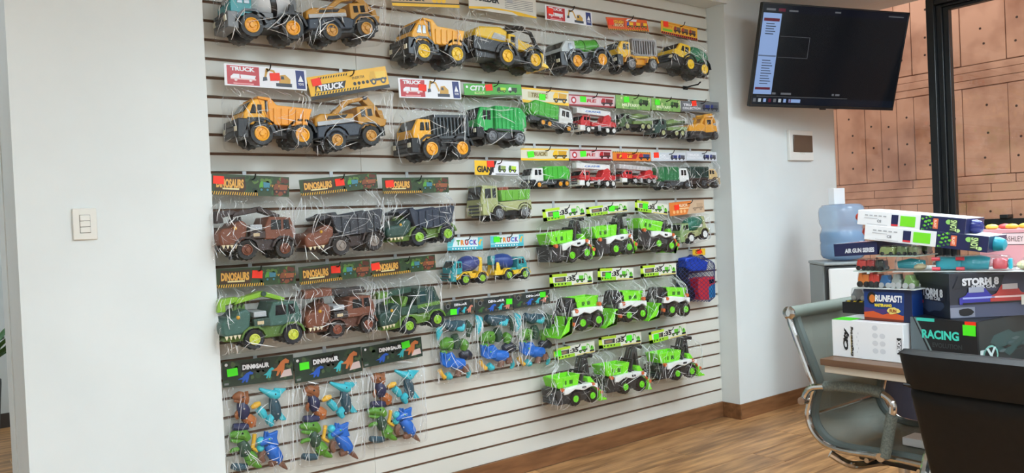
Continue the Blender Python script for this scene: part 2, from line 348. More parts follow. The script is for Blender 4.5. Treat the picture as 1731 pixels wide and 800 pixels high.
scr(.004, .125, .085, .895, e_b); scr(.012, .115, .135, .165, e_r, d=.003); scr(.006, .122, .50, .515, emit('screen_steel', (110, 130, 165), .6), d=.003); scr(.012, .112, .825, .85, e_r, d=.003)
e_t = emit('screen_text', (60, 66, 82), .5)
for k, z in enumerate((.185, .21, .235, .26, .285)): scr(.03, .085+.01*(k % 2), z, z+.009, e_t, d=.003)
for k in range(10): scr(.035, .09+.008*(k % 3), .55+.026*k, .558+.026*k, e_t, d=.003)
for a in ((.135, .335, .305, .308), (.135, .335, .515, .518), (.333, .335, .305, .518)): scr(*a, e_g)
scr(.13, .155, .875, .895, e_g); scr(.19, .26, .875, .895, e_g); scr(.545, .56, .87, .89, e_g); scr(.57, .60, .87, .89, e_g)
scr(0, 1, .925, .995, emit('screen_bar', (22, 30, 44), .5)); scr(.03, .66, .915, .919, e_g)
for k in range(8): scr(.01+.034*k, .028+.034*k, .94, .975, (e_g, e_w, e_b, e_r)[k % 4], d=.003)
scr(.25, .33, .94, .975, e_b, d=.003)
arm = MB(); bc = mm @ Vector((0, .06, .02)); inv = mm.inverted()
P = [inv @ Vector(p) for p in ((4.62, 3.06, 2.24), (4.50, 2.93, 2.24), tuple(bc))]
MB().tube(P, .022, 8).obj('wall_arm', BZ, tv)
pl = MB().box(4.54, 4.70, 3.06, YF-.0005, 2.10, 2.38); pl.v = [tuple(inv @ Vector(v)) for v in pl.v]; pl.obj('wall_plate', BZ, tv)
# ------------------------------------------------------------------ plant beyond the pillar
t = thing('potted_plant', 'green leafy plant in a dark pot beyond the pillar', 'plant', (.185, 5.0, 0))
MB().lathe([(.10, 0), (.13, .02), (.17, .55), (.17, .57), (.155, .57), (.15, .5)], (0, 0, 0), (0, 0, 1), 24).obj('pot', pm(40, 38, 38, .5), t)
for k in range(22):
    a = k*2.4; le = MB(); l_ = .45+.2*random.random(); vs = []
    for j in range(7):
        s_ = j/6; rr = l_*s_*.75; z = .5+l_*1.1*s_-.25*s_*s_; wd = .028*math.sin(math.pi*min(.97, s_+.12))
        for q in (-1, 1): vs.append((math.cos(a)*rr-math.sin(a)*wd*q, math.sin(a)*rr+math.cos(a)*wd*q, z+.006*abs(q)))
        vs.append((math.cos(a)*rr, math.sin(a)*rr, z-.006))
    fs = []
    for j in range(6):
        b = 3*j; fs += [(b, b+2, b+5, b+3), (b+2, b+1, b+4, b+5)]
    le.add(vs, fs); lo = le.obj('leaf', pm(52, 96, 44, .45), t); so = lo.modifiers.new('thick', 'SOLIDIFY'); so.thickness = .0015
# ================================================================== TABLE, CHAIRS, BOXES, WATER COOLER
TWOOD = noisy('table_laminate', (96, 70, 52), (128, 96, 72), 3, .4, .03, (12, 1, 12), detail=8)
t = thing('meeting_table', 'long brown laminate table with pale underframe piled with toy boxes', 'table', (3.0, .5, 0))
MB().box(-.51, .75, -1.5, 1.07, .728, .75).obj('table_top', TWOOD, t, .002); ed = MB().box(-.50, .74, -1.49, 1.06, .702, .7275).obj('underframe', pm(196, 186, 170, .5), t, .002)
for x in (-.32, .56):
    for y_ in (-1.3, .72): MB().box(x-.025, x+.025, y_-.025, y_+.025, 0.0, .7015).obj('leg', pm(206, 202, 194, .4), t, .003)
MB().box(-.34, -.24, .80, .84, .665, .7015).obj('corner_bracket', pm(226, 200, 186, .5), t, .003)
# ---------------------------------------------------------------- mesh chair at the far end of the table
MESHM = bpy.data.materials.new('chair_mesh'); MESHM.use_nodes = True; n = MESHM.node_tree.nodes; l = MESHM.node_tree.links; p = n['Principled BSDF']
p.inputs['Base Color'].default_value = (lin(130), lin(133), lin(122), 1); p.inputs['Roughness'].default_value = .6
tc = n.new('ShaderNodeTexCoord'); ck = n.new('ShaderNodeTexChecker'); ck.inputs['Scale'].default_value = 420; l.new(tc.outputs['Object'], ck.inputs['Vector'])
mr = n.new('ShaderNodeMapRange'); mr.inputs[3].default_value = .5; mr.inputs[4].default_value = .98; l.new(ck.outputs['Fac'], mr.inputs[0]); l.new(mr.outputs[0], p.inputs['Alpha'])
prof = [(1.757, .884), (1.752, .847), (1.719, .76), (1.686, .676), (1.667, .626), (1.678, .59), (1.692, .54), (1.696, .507), (1.684, .466), (1.654, .432), (1.615, .414), (1.552, .409), (1.443, .415), (1.361, .418), (1.27, .416), (1.21, .40)]
def smooth(P, k=4):
    P = [Vector(q) for q in P]; Q = []
    for i in range(len(P)-1):
        a, b, c, d = P[max(i-1, 0)], P[i], P[i+1], P[min(i+2, len(P)-1)]
        for j in range(k): t_ = j/k; Q.append(.5*((2*b)+(c-a)*t_+(2*a-5*b+4*c-d)*t_*t_+(3*b-a-3*c+d)*t_**3))
    return Q+[P[-1]]
cx, cy = 2.86, 1.50
t = thing('mesh_chair', 'grey mesh office chair with chrome side frames at the end of the table', 'chair', (cx, cy, 0))
pr = smooth([(0, a-cy, b) for a, b in prof])
for sx in (-.26, .26): MB().tube([(sx, q.y, q.z) for q in pr], .0115, 10).obj('side_frame', CHROME, t)
sl_ = MB(); k = len(pr)
for q in pr:
    for j in range(9): u = -1+j/4; sl_.v.append((u*.25, q.y-.012*(1-u*u)*0+.0, q.z-.006*(1-u*u)))
for i in range(k-1):
    for j in range(8): sl_.f.append([i*9+j, i*9+j+1, (i+1)*9+j+1, (i+1)*9+j]); sl_.mi.append(0)
so = sl_.obj('mesh_sling', MESHM, t, smooth=80); md = so.modifiers.new('thick', 'SOLIDIFY'); md.thickness = .004; md.offset = 0
for sx in (-.226, .226): MB().tube([(sx, q.y-.004, q.z+.004) for q in pr[2:-3]], .017, 8).obj('sling_hem', pm(86, 94, 90, .6), t)
rl = MB().tube([(-.262, .255, .886), (.262, .255, .886)], .024, 16).obj('top_roll', pm(120, 128, 118, .65), t)
for sx in (-1, 1): MB().lathe([(.025, 0), (.025, .006), (.017, .010), (.008, .010)], (sx*.262, .255, .886), (sx, 0, 0), 18).obj('end_cap', CHROME, rl)
rl = MB().tube([(-.262, 1.215-cy, .398), (.262, 1.215-cy, .398)], .024, 14).obj('front_roll', pm(120, 128, 118, .65), t)
ap = smooth([(0, a-cy, b) for a, b in [(1.695, .572), (1.684, .599), (1.662, .622), (1.621, .633), (1.553, .641), (1.474, .645), (1.428, .643), (1.391, .635), (1.366, .615), (1.363, .587), (1.372, .55), (1.395, .437), (1.405, .425)]])
PAD = noisy('arm_pad_weave', (84, 90, 86), (120, 128, 120), 160, .7)
for sx in (-.285, .285):
    a = MB().tube([(sx, q.y, q.z) for q in ap], .012, 10).obj('armrest', CHROME, t)
    MB().tube([(sx, q.y, q.z+.001) for q in ap[13:28]], .0185, 12).obj('arm_pad', PAD, a); MB().tube([(sx, q.y, q.z) for q in ap[38:46]], .0185, 12).obj('arm_pad', PAD, a)
    for q in (ap[0], ap[-1]): MB().tube([(sx*1.06, q.y, q.z), (sx*.9, q.y, q.z)], .015, 12).obj('bolt_boss', CHROME, a)
for z_, y_ in ((.52, .20), (.40, -.02), (.40, -.20)): MB().tube([(-.255, y_, z_-.01), (.255, y_, z_-.01)], .009, 8).obj('spreader', CHROME, t)
MB().box(-.10, .10, -.16, .10, .335, .385).obj('tilt_mechanism', pm(24, 24, 26, .4), t, .008)
for sx in (-1, 1): MB().tube(smooth([(sx*.25, .12, .385), (sx*.20, .06, .345), (sx*.06, .0, .34), (sx*.06, -.14, .335), (sx*.22, -.24, .37)]), .014, 10).obj('support_arm', CHROME, t)
MB().lathe([(.03, 0), (.03, .14), (.02, .14), (.02, .24)], (0, -.02, .10), (0, 0, 1), 16).obj('gas_lift', CHROME, t)
for k in range(5):
    a = 2*math.pi*k/5+.3; c, s_ = math.cos(a), math.sin(a)
    lg = MB().tube([(0.02*c, .02*s_-.02, .125), (.16*c, .16*s_-.02, .105), (.30*c, .30*s_-.02, .075)], [.022, .018, .013], 8).obj('base_leg', CHROME, t)
    MB().lathe([(.018, -.02), (.027, -.014), (.027, .014), (.018, .02)], (.30*c, .30*s_-.02, .0275), (-s_, c, 0), 14).obj('caster', pm(22, 22, 24, .5), lg)
tag(MB().box(-.045, .045, -.055, .055, 0, .028).obj('white_carton', pm(232, 232, 232, .5), None, .003, loc=(2.82, 1.385, .4175)), 'small white carton lying on the mesh chair seat', 'box')
# ---------------------------------------------------------------- black leather chair in the foreground
LEA = noisy('black_leather', (11, 10, 10), (17, 16, 15), 60, .5, .12, spec=.28)
t = thing('leather_chair', 'black leather office chair seen from behind beside the table', 'chair', (2.12, .72, 0))
def cushion(name, wtop, wbot, z0, z1, x0, x1, thick, parent, roll=.0, n=14, mcols=16):
    """upright slab along y, lean from (x0, z0) to (x1, z1), rounded edges"""
    mb = MB(); N = 28
    for i in range(n+1):
        v = i/n; z = z0+(z1-z0)*v; hw = (wbot+(wtop-wbot)*v)/2; e = math.sqrt(max(0, 1-max(0, (v-.94)/.06)**2))*.75+.25 if v > .94 else 1; th = thick/2*(e)*(1+roll*math.sin(math.pi*min(1, max(0, (v-.05)/.95))))
        xm = x0+(x1-x0)*v
        for j in range(N):
            a = 2*math.pi*j/N; c, s_ = math.cos(a), math.sin(a); mb.v.append((xm+th*math.copysign(abs(c)**.6, c), (hw*(1-.03*(1-e)))*math.copysign(abs(s_)**.35, s_), z-.012*(1-abs(s_)**2)*0))
    for i in range(n):
        for j in range(N): mb.f.append([i*N+j, i*N+(j+1) % N, (i+1)*N+(j+1) % N, (i+1)*N+j]); mb.mi.append(0)
    mb.f.append(list(range(N))); mb.mi.append(0); mb.f.append([n*N+j for j in range(N)]); mb.mi.append(0)
    return mb.obj(name, LEA, parent, smooth=70)
cushion('backrest', .50, .40, .42, .84, -.13, -.205, .060, t); cushion('head_cushion', .525, .498, .828, .918, -.205, -.215, .082, t, .1)
MB().tube([(-.232, -.25, .834), (-.236, .0, .832), (-.232, .25, .834)], .004, 6).obj('seam', pm(12, 12, 12, .5), t)
st = MB(); st.box(-.17, .30, -.245, .245, .40, .47); st.obj('seat', LEA, t, .03, 4)
for sy in (-.27, .27): MB().tube(smooth([(-.12, sy, .46), (-.08, sy, .62), (.05, sy, .66), (.2, sy, .64), (.22, sy, .46)]), .016, 10).obj('armrest', CHROME, t)
MB().box(-.1, .1, -.1, .1, .35, .399).obj('tilt_mechanism', pm(24, 24, 26, .4), t, .008); MB().lathe([(.03, 0), (.03, .14), (.02, .14), (.02, .24)], (0, 0, .11), (0, 0, 1), 16).obj('gas_lift', CHROME, t)
for k in range(5):
    a = 2*math.pi*k/5; c, s_ = math.cos(a), math.sin(a)
    lg = MB().tube([(.02*c, .02*s_, .125), (.30*c, .30*s_, .075)], [.022, .013], 8).obj('base_leg', CHROME, t); MB().lathe([(.018, -.02), (.027, -.014), (.027, .014), (.018, .02)], (.30*c, .30*s_, .0275), (-s_, c, 0), 14).obj('caster', pm(22, 22, 24, .5), lg)
# ---------------------------------------------------------------- carton helper: faces drawn with flat print
class Box:
    """carton with its reference corner at loc: x into the depth, y to the right as seen from -X (i.e. towards -Y), z up"""
    def __init__(s, name, label, loc, d, w_, h_, mt, rz=0, tilt=0, cat='box', group=None):
        s.d, s.w, s.h = d, w_, h_
        s.o = MB().box(0, d, -w_, 0, 0, h_).obj(name, mt, None, .0015); s.o.location = loc; s.o.rotation_euler = (tilt, 0, rz); tag(s.o, label, cat, group)
    def P(s, face, u, v, k=1):
        e = .0007*k
        return {'f': (-e, -u*s.w, v*s.h), 'r': (u*s.d, -s.w-e, v*s.h), 't': (v*s.d, -u*s.w, s.h+e), 'l': ((1-u)*s.d, e, v*s.h)}[face]
    AX = {'f': ((0, -1, 0), (0, 0, 1)), 'r': ((1, 0, 0), (0, 0, 1)), 't': ((0, -1, 0), (1, 0, 0)), 'l': ((-1, 0, 0), (0, 0, 1))}
    def shapes(s, name, items):  # items: (face, pts, mat, layer)
        mb = MB()
        for face, pts, mt, k in items: mb.flat([s.P(face, u, v, k) for u, v in pts], mt)
        return mb.obj(name, None, s.o)
    def text(s, face, body, u, v, w_, h_, mt, bold=.03, shear=0, rot=0, k=3): 
        W_ = {'f': s.w, 'r': s.d, 't': s.w, 'l': s.d}[face]; H_ = {'f': s.h, 'r': s.h, 't': s.d, 'l': s.h}[face]
        sw, sh = (W_*w_, H_*h_) if abs(rot) < .8 else (H_*h_, W_*w_)
        letter(s.o, body, s.P(face, u, v, k), sw, sh, mt, *s.AX[face], bold=bold, shear=shear, rot=rot)
rc = lambda x0, x1, z0, z1: [(x0, z0), (x1, z0), (x1, z1), (x0, z1)]
def blob(x, z, rx, rz_, n=10, seed=0, j=.0):
    g = random.Random(seed); return [(x+rx*math.cos(a)*(1-j*g.random()), z+rz_*math.sin(a)*(1-j*g.random())) for a in [k*2*math.pi/n for k in range(n)]]
def carshape(x, z, w_, h_): return [(x, z), (x+w_, z), (x+w_, z+.45*h_), (x+.82*w_, z+.55*h_), (x+.66*w_, z+h_), (x+.3*w_, z+h_), (x+.16*w_, z+.55*h_), (x, z+.4*h_)]
WB = pm(232, 233, 235, .45); BKB = pm(22, 24, 28, .35); NVB = pm(30, 36, 78, .35)
b = Box('toy_carton', 'white City Engineering TRUCK carton lying on the table end', (2.566, 1.566, .7505), .34, .252, .128, WB, .0)
b.text('f', 'City', .21, .50, .09, .60, BKB, .06, .2, math.pi/2); b.text('f', 'Engineering', .295, .45, .045, .80, pm(60, 56, 50, .5), .05, .1, math.pi/2); b.text('f', 'TRUCK', .945, .43, .052, .34, WB, .06, 0, math.pi/2, 5)
b.shapes('print', [('f', rc(.915, .975, .22, .64), BKB, 3), ('f', rc(.275, .283, .1, .6), pm(200, 170, 60, .5), 2), ('t', rc(0, .28, 0, .22), LIME, 1), ('t', rc(.3, 1, .10, .16), BKB, 1), ('t', rc(.28, 1, .3, 1), pm(210, 212, 214, .5), 1)]+[('f', blob(.62+.1*(k % 2), .25+.2*(k//2), .04, .07, 12), pm(206, 208, 212, .5), 1) for k in range(7)]+[('f', rc(.36+.02*(k % 2), .365+.02*(k % 2), .15+.1*k, .2+.1*k), pm(170, 170, 176, .5), 1) for k in range(6)])
b = Box('toy_carton', 'blue and orange RUNFAST carton standing on the white carton', (2.612, 1.470, .8785), .085, .166, .107, pm(24, 60, 128, .35))
b.shapes('print', [('f', rc(.0, 1, .0, .12), pm(120, 50, 34, .5), 1), ('f', [(0, .1), (1, .06), (1, .26), (.8, .2), (.6, .3), (.4, .2), (.2, .3), (0, .26)], pm(206, 84, 36, .5), 2), ('f', [(0, .24), (.2, .30), (.4, .22), (.6, .3), (.6, .40), (.3, .36), (0, .42)], pm(70, 50, 110, .5), 1.5), ('f', blob(.18, .72, .10, .20, 14), BKB, 3), ('f', blob(.19, .70, .065, .13, 12), pm(206, 120, 50, .5), 4), ('f', blob(.62, .34, .17, .13, 18, 3, .4), pm(226, 206, 110, .5), 4), ('f', rc(0, 1, .92, 1), pm(16, 34, 80, .4), 2), ('f', [(.82, 0), (1, 0), (1, 1), (.86, 1)], pm(20, 32, 66, .4), 3)])
b.text('f', 'RUNFAST!', .53, .72, .56, .22, WB, .05, .1, k=6); b.text('f', 'MASTER-HAND', .42, .50, .36, .10, pm(236, 214, 50, .4), .05, k=6); b.text('f', 'FUN', .62, .34, .14, .1, pm(150, 60, 30, .5), .04, k=7)
b = Box('toy_carton', 'black RACING car carton with teal lettering on the table', (2.60, 1.306, .7505), .46, .212, .150, BKB, -.08)
b.shapes('print', [('f', [(0, 0), (.36, 0), (.04, 1), (0, 1)], pm(96, 108, 112, .4), 1), ('f', [(.40, 0), (.43, 0), (.09, 1), (.06, 1)], pm(110, 130, 132, .4), 1), ('f', blob(.24, .10, .22, .13, 14, 2, .4), pm(96, 74, 60, .5), 2), ('f', blob(.60, .12, .20, .11, 14, 5, .3), pm(150, 160, 60, .5), 3), ('f', rc(.10, .38, .93, 1.0), pm(60, 200, 180, .4), 2),
    ('f', rc(.80, .985, .70, .92), LIME, 4), ('f', rc(.83, .99, .90, .99), RED, 3), ('r', rc(0.01, .99, .02, .98), pm(40, 50, 52, .3), 1), ('r', blob(.40, .45, .30, .30, 16, 4, .45), pm(54, 84, 84, .3), 2), ('r', blob(.15, .25, .10, .22, 14), pm(120, 190, 180, .3), 3), ('r', blob(.15, .25, .08, .18, 14), pm(24, 30, 34, .3), 4), ('r', blob(.85, .45, .14, .30, 12, 6, .3), pm(60, 160, 150, .3), 3), ('r', rc(.02, .09, .16, .4), pm(190, 210, 210, .4), 3)]+[('r', blob(.3+.06*k, .3+.07*(k % 4), .07, .04, 9, k, .5), (pm(90, 110, 112, .3), pm(30, 36, 38, .3), pm(70, 96, 100, .3))[k % 3], 5) for k in range(9)])
b.text('f', 'RACING', .46, .66, .56, .19, pm(70, 214, 190, .4), .04); b.text('f', 'EVOLUTION', .56, .44, .44, .10, pm(60, 66, 68, .4), .02); letter(b.o, 'X', b.P('r', .15, .25, 6), .06, .05, pm(200, 220, 220, .4), *Box.AX['r'])
th = math.radians(34)
b = Box('toy_carton', 'dark STORM 8 super car carton turned corner-on, on the RACING carton', (2.60+.20*math.sin(th), 1.18+.20*math.cos(th), .9018), .50, .20, .142, pm(40, 42, 52, .35), -th)
# with this yaw the two visible faces are f (left, running away) and r (right)
pnl = pm(70, 76, 96, .35)
b.shapes('print', [('f', rc(.0, 1, 0, .4), pm(28, 32, 44, .35), 1), ('f', blob(.5, .25, .4, .2, 14, 8, .4), pm(54, 64, 84, .35), 2), ('f', [(.08, .36), (.9, .34), (.94, .72), (.14, .76)], pm(24, 26, 34, .35), 3), ('r', blob(.5, .75, .45, .3, 16, 9, .35), pm(66, 66, 84, .35), 1), ('r', rc(0, 1, 0, .30), pm(78, 82, 104, .35), 1), ('r', rc(0, .16, .02, .24), pm(130, 134, 150, .35), 2), ('r', [(.02, .66), (.33, .66), (.36, .92), (.06, .94)], pm(36, 38, 46, .35), 3),
    ('r', carshape(.06, .30, .25, .36), pm(58, 56, 150, .25), 4), ('r', carshape(.26, .30, .25, .40), pm(176, 62, 58, .25), 5), ('r', carshape(.50, .36, .22, .40), pm(120, 124, 134, .3), 4), ('r', carshape(.74, .40, .22, .38), pm(90, 92, 104, .3), 4), ('r', rc(.08, .29, .42, .46), pm(150, 160, 220, .3), 6), ('r', rc(.27, .49, .42, .46), pm(230, 190, 186, .3), 6), ('r', rc(.12, .22, .56, .68), pm(150, 154, 170, .3), 6), ('r', rc(.34, .44, .60, .72), pm(190, 180, 180, .3), 6), ('r', rc(.08, .28, .30, .34), BKB, 6), ('r', rc(.28, .49, .30, .34), BKB, 6), ('r', blob(.10, .13, .055, .10, 10, 1, .2), BKB, 4), ('r', rc(.46, .62, .24, .46), pm(222, 220, 212, .5), 7), ('r', rc(.48, .60, .38, .40), GREY, 8), ('r', rc(.48, .58, .30, .32), GREY, 8), ('r', rc(.62, .80, .34, .48), pm(150, 152, 158, .5), 6)])
b.text('f', 'STORM 8', .52, .54, .66, .19, pm(206, 210, 216, .4), .06, k=5); b.text('f', 'SUPER CAR', .56, .41, .44, .08, pm(196, 200, 206, .4), .04, k=5); b.text('f', 'RADIO', .2, .30, .22, .06, RED, .03, k=5); b.text('r', 'STORM 8', .20, .80, .24, .17, pm(206, 206, 210, .4), .06, k=5); b.text('r', 'SUPER CAR', .22, .685, .16, .07, pm(196, 196, 200, .4), .04, k=5)
# ---------------------------------------------------------------- blister trays with little cars
def minicar(parent, x, y_, z, l_, h_, w_, mt, name='car', truck=False):
    pts = [(x-l_/2, z+.12*h_), (x+l_/2, z+.12*h_), (x+l_/2, z+.55*h_), (x+.3*l_, z+.62*h_), (x+.16*l_, z+h_), (x-.28*l_, z+h_), (x-.42*l_, z+.58*h_), (x-l_/2, z+.5*h_)]
    if truck: pts = [(x-l_/2, z+.12*h_), (x+l_/2, z+.12*h_), (x+l_/2, z+.9*h_), (x-.05*l_, z+.9*h_), (x-.05*l_, z+.6*h_), (x-.12*l_, z+h_), (x-.38*l_, z+h_), (x-l_/2, z+.6*h_)]
    mb = MB(); n = len(pts); vs = [(y_-w_/2, -(p[0]), p[1]) for p in pts]+[(y_+w_/2, -(p[0]), p[1]) for p in pts]
    mb.add(vs, [list(range(n)), list(range(2*n-1, n-1, -1))]+[[i, i+n, (i+1) % n+n, (i+1) % n] for i in range(n)]); o = mb.obj(name, mt, parent, .002)
    for q in (-.3, .3):
        for s_ in (-1, 1): MB().lathe([(.16*h_, 0), (.22*h_, .002), (.22*h_, .007), (.12*h_, .008)], (y_+s_*(w_/2-.003), -(x+q*l_), z+.2*h_), (s_, 0, 0), 12).obj('wheel', pm(200, 202, 204, .3, .5) if not truck else DK, o)
    return o
def dome_b(parent, x, y_, z, l_, h_, w_):
    mb = MB(); N = 20
    for i, (q, zz) in enumerate(((1, 0), (1, .25), (.96, .7), (.86, .95), (.6, 1.0))):
        for j in range(N):
            a = 2*math.pi*j/N; c, s_ = math.cos(a), math.sin(a); mb.v.append((y_+w_/2*q*math.copysign(abs(c)**.5, c), -(x)+l_/2*q*math.copysign(abs(s_)**.5, s_), z+h_*zz))
    for i in range(4):
        for j in range(N): mb.f.append([i*N+j, i*N+(j+1) % N, (i+1)*N+(j+1) % N, (i+1)*N+j]); mb.mi.append(0)
    mb.f.append([4*N+j for j in range(N)]); mb.mi.append(0); return mb.obj('blister', BLISTER, parent, smooth=50)
def tray(label, loc, d, w_, cars, mt, rz=0, group='blister packs of toys on the cartons', t_=.003):
    o = thing('blister_pack', label, 'toy', loc, rz, group); MB().box(0, d, -w_, 0, 0, t_).obj('backing_card', mt, o, .0006)
    for (u, l_, h_, m_, tr) in cars:
        minicar(o, u*w_, .035, t_+.001, l_, h_, .034, m_, truck=tr); dome_b(o, u*w_, .035, t_, l_+.008, h_+.006, .046)
        if d < .13: continue
        minicar(o, u*w_, .105, t_+.001, l_, h_, .034, m_, truck=tr); dome_b(o, u*w_, .105, t_, l_+.008, h_+.006, .046)
    return o
CARDG = pm(168, 190, 178, .3); CARDW = pm(206, 210, 206, .35)
tray('blister pack of orange, red, blue, silver and green little cars on the RUNFAST carton', (2.60, 1.498, .9870), .105, .212, [(.12, .040, .048, pm(236, 130, 40, .3), True), (.30, .036, .050, pm(222, 50, 34, .3), True), (.48, .040, .042, pm(30, 96, 150, .3), False), (.66, .032, .046, pm(150, 156, 150, .3), False), (.86, .036, .044, pm(120, 150, 90, .3), False)], CARDW)
tray('blister pack of red and dark little trucks above the orange car pack', (2.60, 1.498, 1.0450), .10, .100, [(.20, .034, .036, pm(190, 50, 44, .35), True), (.53, .026, .036, pm(170, 52, 50, .35), True), (.84, .026, .036, pm(50, 62, 60, .35), True)], CARDG, -.02)
tray('blister pack of olive little trucks beside the AIR GUN carton', (2.585, 1.408, 1.0978), .15, .135, [(.22, .050, .028, pm(140, 150, 92, .35), True), (.60, .034, .028, pm(96, 112, 72, .35), True), (.86, .026, .028, pm(110, 120, 84, .35), True)], CARDG)
b = Box('toy_carton', 'navy AIR GUN SERIES carton with a white top by the water bottle', (2.615, 1.574, 1.0955), .24, .158, .044, NVB, .0, -.05)
b.shapes('print', [('t', rc(0, 1, 0, 1), pm(226, 226, 232, .4), 1), ('t', [(.2, .05), (.8, .1), (.9, .5), (.3, .4)], pm(220, 70, 110, .4), 2), ('t', blob(.7, .5, .3, .3, 14, 2, .3), pm(60, 62, 84, .3), 3), ('l', rc(0, 1, 0, 1), NVB, 1)]); b.text('f', 'AIR GUN SERIES', .60, .40, .68, .36, pm(214, 218, 226, .4), .05, .05)
o = tray('clear car pack on a yellow and black striped card behind the RUNFAST carton', (2.76, 1.625, .9205), .15, .12, [(.35, .06, .042, pm(150, 152, 158, .3), False)], pm(40, 40, 40, .4))
for k in range(5): MB().prism([(0, 0), (.012, 0), (.018, .0055), (.006, .0055)], 0, .001).obj('stripe', pm(232, 206, 60, .4), o, loc=(0, 0, 0)).matrix_basis = frame(Vector((-.0006, -.024*k-.004, -.001)), (0, -1, 0), (0, 0, 1)) @ Matrix.Rotation(-math.pi/2, 4, 'X')
tag(MB().box(2.745, 2.90, 1.47, 1.63, .8785, .9200).obj('dark_carton', BKB, None, .002), 'low black carton behind the RUNFAST carton', 'box')
# ---------------------------------------------------------------- dart gun cartons on top
def snot(label, loc, ln, tilt, knob, rz=0):
    b = Box('toy_carton', label, loc, .17, ln, .050, WB, rz, tilt)
    b.shapes('print', [('f', rc(.605, 1, 0, 1), NVB, 1), ('f', rc(.42, .56, .16, .84), pm(120, 220, 40, .4), 2), ('f', rc(.335, .40, .24, .86), NVB, 2), ('f', rc(.335, .40, .12, .24), pm(206, 50, 60, .4), 2)]+[('f', blob(.625+.011*((k*5) % 9), .10+.085*((k*7) % 11), .012+.006*(k % 2), .09, 7, k, .5), (pm(110, 200, 60, .4), pm(60, 120, 60, .4))[k % 3 == 2], 3) for k in range(16)]+[('r', rc(0, 1, 0, 1), NVB, 1), ('f', [(.868, .1), (.932, .14), (.932, .88), (.868, .92)], pm(40, 60, 50, .4), 4)]+[('f', rc(.075+.045*k, .105+.045*k, .66, .74), pm(170, 172, 176, .5), 2) for k in range(5)]+[('f', rc(.07, .20, .50, .54), pm(190, 192, 196, .5), 2), ('f', rc(.10, .30, .10, .13), pm(190, 192, 196, .5), 2), ('f', rc(.72, .765, .2, .86), pm(224, 110, 70, .4), 3), ('t', rc(.02, .98, .03, .97), pm(240, 240, 240, .4), 1), ('f', blob(.855, .70, .025, .16, 10), pm(150, 210, 110, .4), 3), ('f', blob(.94, .2, .02, .12, 8), pm(190, 226, 150, .4), 3)])
    b.text('f', 'CE', .22, .36, .04, .18, pm(90, 92, 96, .5), .02); b.text('f', 'SNOT', .90, .50, .055, .70, pm(206, 234, 160, .4), .03, 0, -math.pi/2, 5); b.text('f', 'BLAST', .742, .52, .022, .5, pm(250, 220, 200, .4), .03, 0, -math.pi/2, 5)
    mb = MB(); mb.lathe([(.023, 0), (.023, .012), (.018, .028), (.006, .034)], (.06, -ln-.0002, .025), (0, -1, 0), 14); mb.obj('muzzle', knob, b.o)
    MB().lathe([(.018, 0), (.018, .02), (.008, .03)], (.06, .0002, .022), (0, 1, 0), 12).obj('grip', pm(206, 60, 44, .4), b.o); return b
snot('topmost long white SNOT dart gun carton with a navy tip', (2.60, 1.478, 1.2085), .340, .128, pm(36, 44, 110, .25), .10)
snot('long white SNOT dart gun carton with a teal tip, second from the top', (2.60, 1.455, 1.1565), .380, .128, pm(30, 150, 170, .3), .10)
# ---------------------------------------------------------------- big blister tray with teal toys on the STORM carton
o = thing('blister_pack', 'wide blister pack of teal and red plastic toys lying on the STORM carton', 'toy', (2.60, 1.36, 1.0450), .31, 'blister packs of toys on the cartons')
MB().box(0, .30, -.62, 0, 0, .003).obj('backing_card', CARDW, o, .0006)
TQ, PK, CRM = pm(40, 176, 196, .3), pm(224, 70, 84, .35), pm(226, 206, 160, .4)
MB().tube([(.05, -.01, .022), (.05, -.05, .026), (.06, -.09, .022)], [.012, .018, .014], 10).obj('toy_fish', TQ, o); MB().ball((.05, -.075, .016), (.02, .022, .012), 10).obj('sand_mould', CRM, o)
bx = MB().box(.02, .09, -.20, -.125, .006, .046).obj('toy_boat', TQ, o, .012, 3)
for y_ in (-.128, -.197):
    for z_ in (.010, .042): MB().tube([(.016, y_-.012, z_), (.016, y_+.012, z_)], .006, 8).obj('roller', PK, bx)
MB().tube([(.05, -.20, .026), (.05, -.25, .028), (.05, -.275, .024)], [.022, .024, .020], 12).obj('toy_barrel', TQ, o); MB().box(.02, .07, -.325, -.285, .008, .040).obj('red_block', PK, o, .006, 2); MB().box(.02, .07, -.338, -.327, .008, .040).obj('teal_block', TQ, o, .004, 2)
for k, (yy, cc) in enumerate(((-.37, CRM), (-.41, pm(240, 232, 200, .4)), (-.45, CRM), (-.50, pm(236, 150, 70, .4)), (-.545, pm(240, 196, 80, .4)), (-.585, pm(236, 120, 90, .4)))): MB().ball((.06, yy, .018), (.03, .024, .015), 12).obj('sand_mould', cc, o)
for l0, l1 in ((-.10, .0), (-.345, -.11), (-.615, -.355)): dome_b(o, -(l0+l1)/2, .06, .003, l1-l0, .048, .10)
b = Box('toy_carton', 'pink ASHLEY carton with sweets on top behind the teal toys', (2.885, 1.205, 1.0495), .16, .30, .122, pm(222, 156, 160, .4), .08)
b.shapes('print', [('f', rc(.235, .455, .58, .90), pm(236, 206, 206, .4), 1)]+[('f', r, BKB, 2) for r in (rc(.235, .455, .58, .592), rc(.235, .455, .888, .90), rc(.235, .24, .58, .90), rc(.45, .455, .58, .90))]); b.text('f', 'ASHLEY', .345, .74, .18, .14, pm(90, 60, 60, .4), .0)
for k in range(9):
    g = MB().ball((.03+.03*(k % 2), -.03-.03*k, .122+.008), (.018, .020, .010), 10).obj('sweet', (pm(236, 206, 90, .4), pm(226, 90, 90, .4), pm(240, 180, 60, .4))[k % 3], b.o)
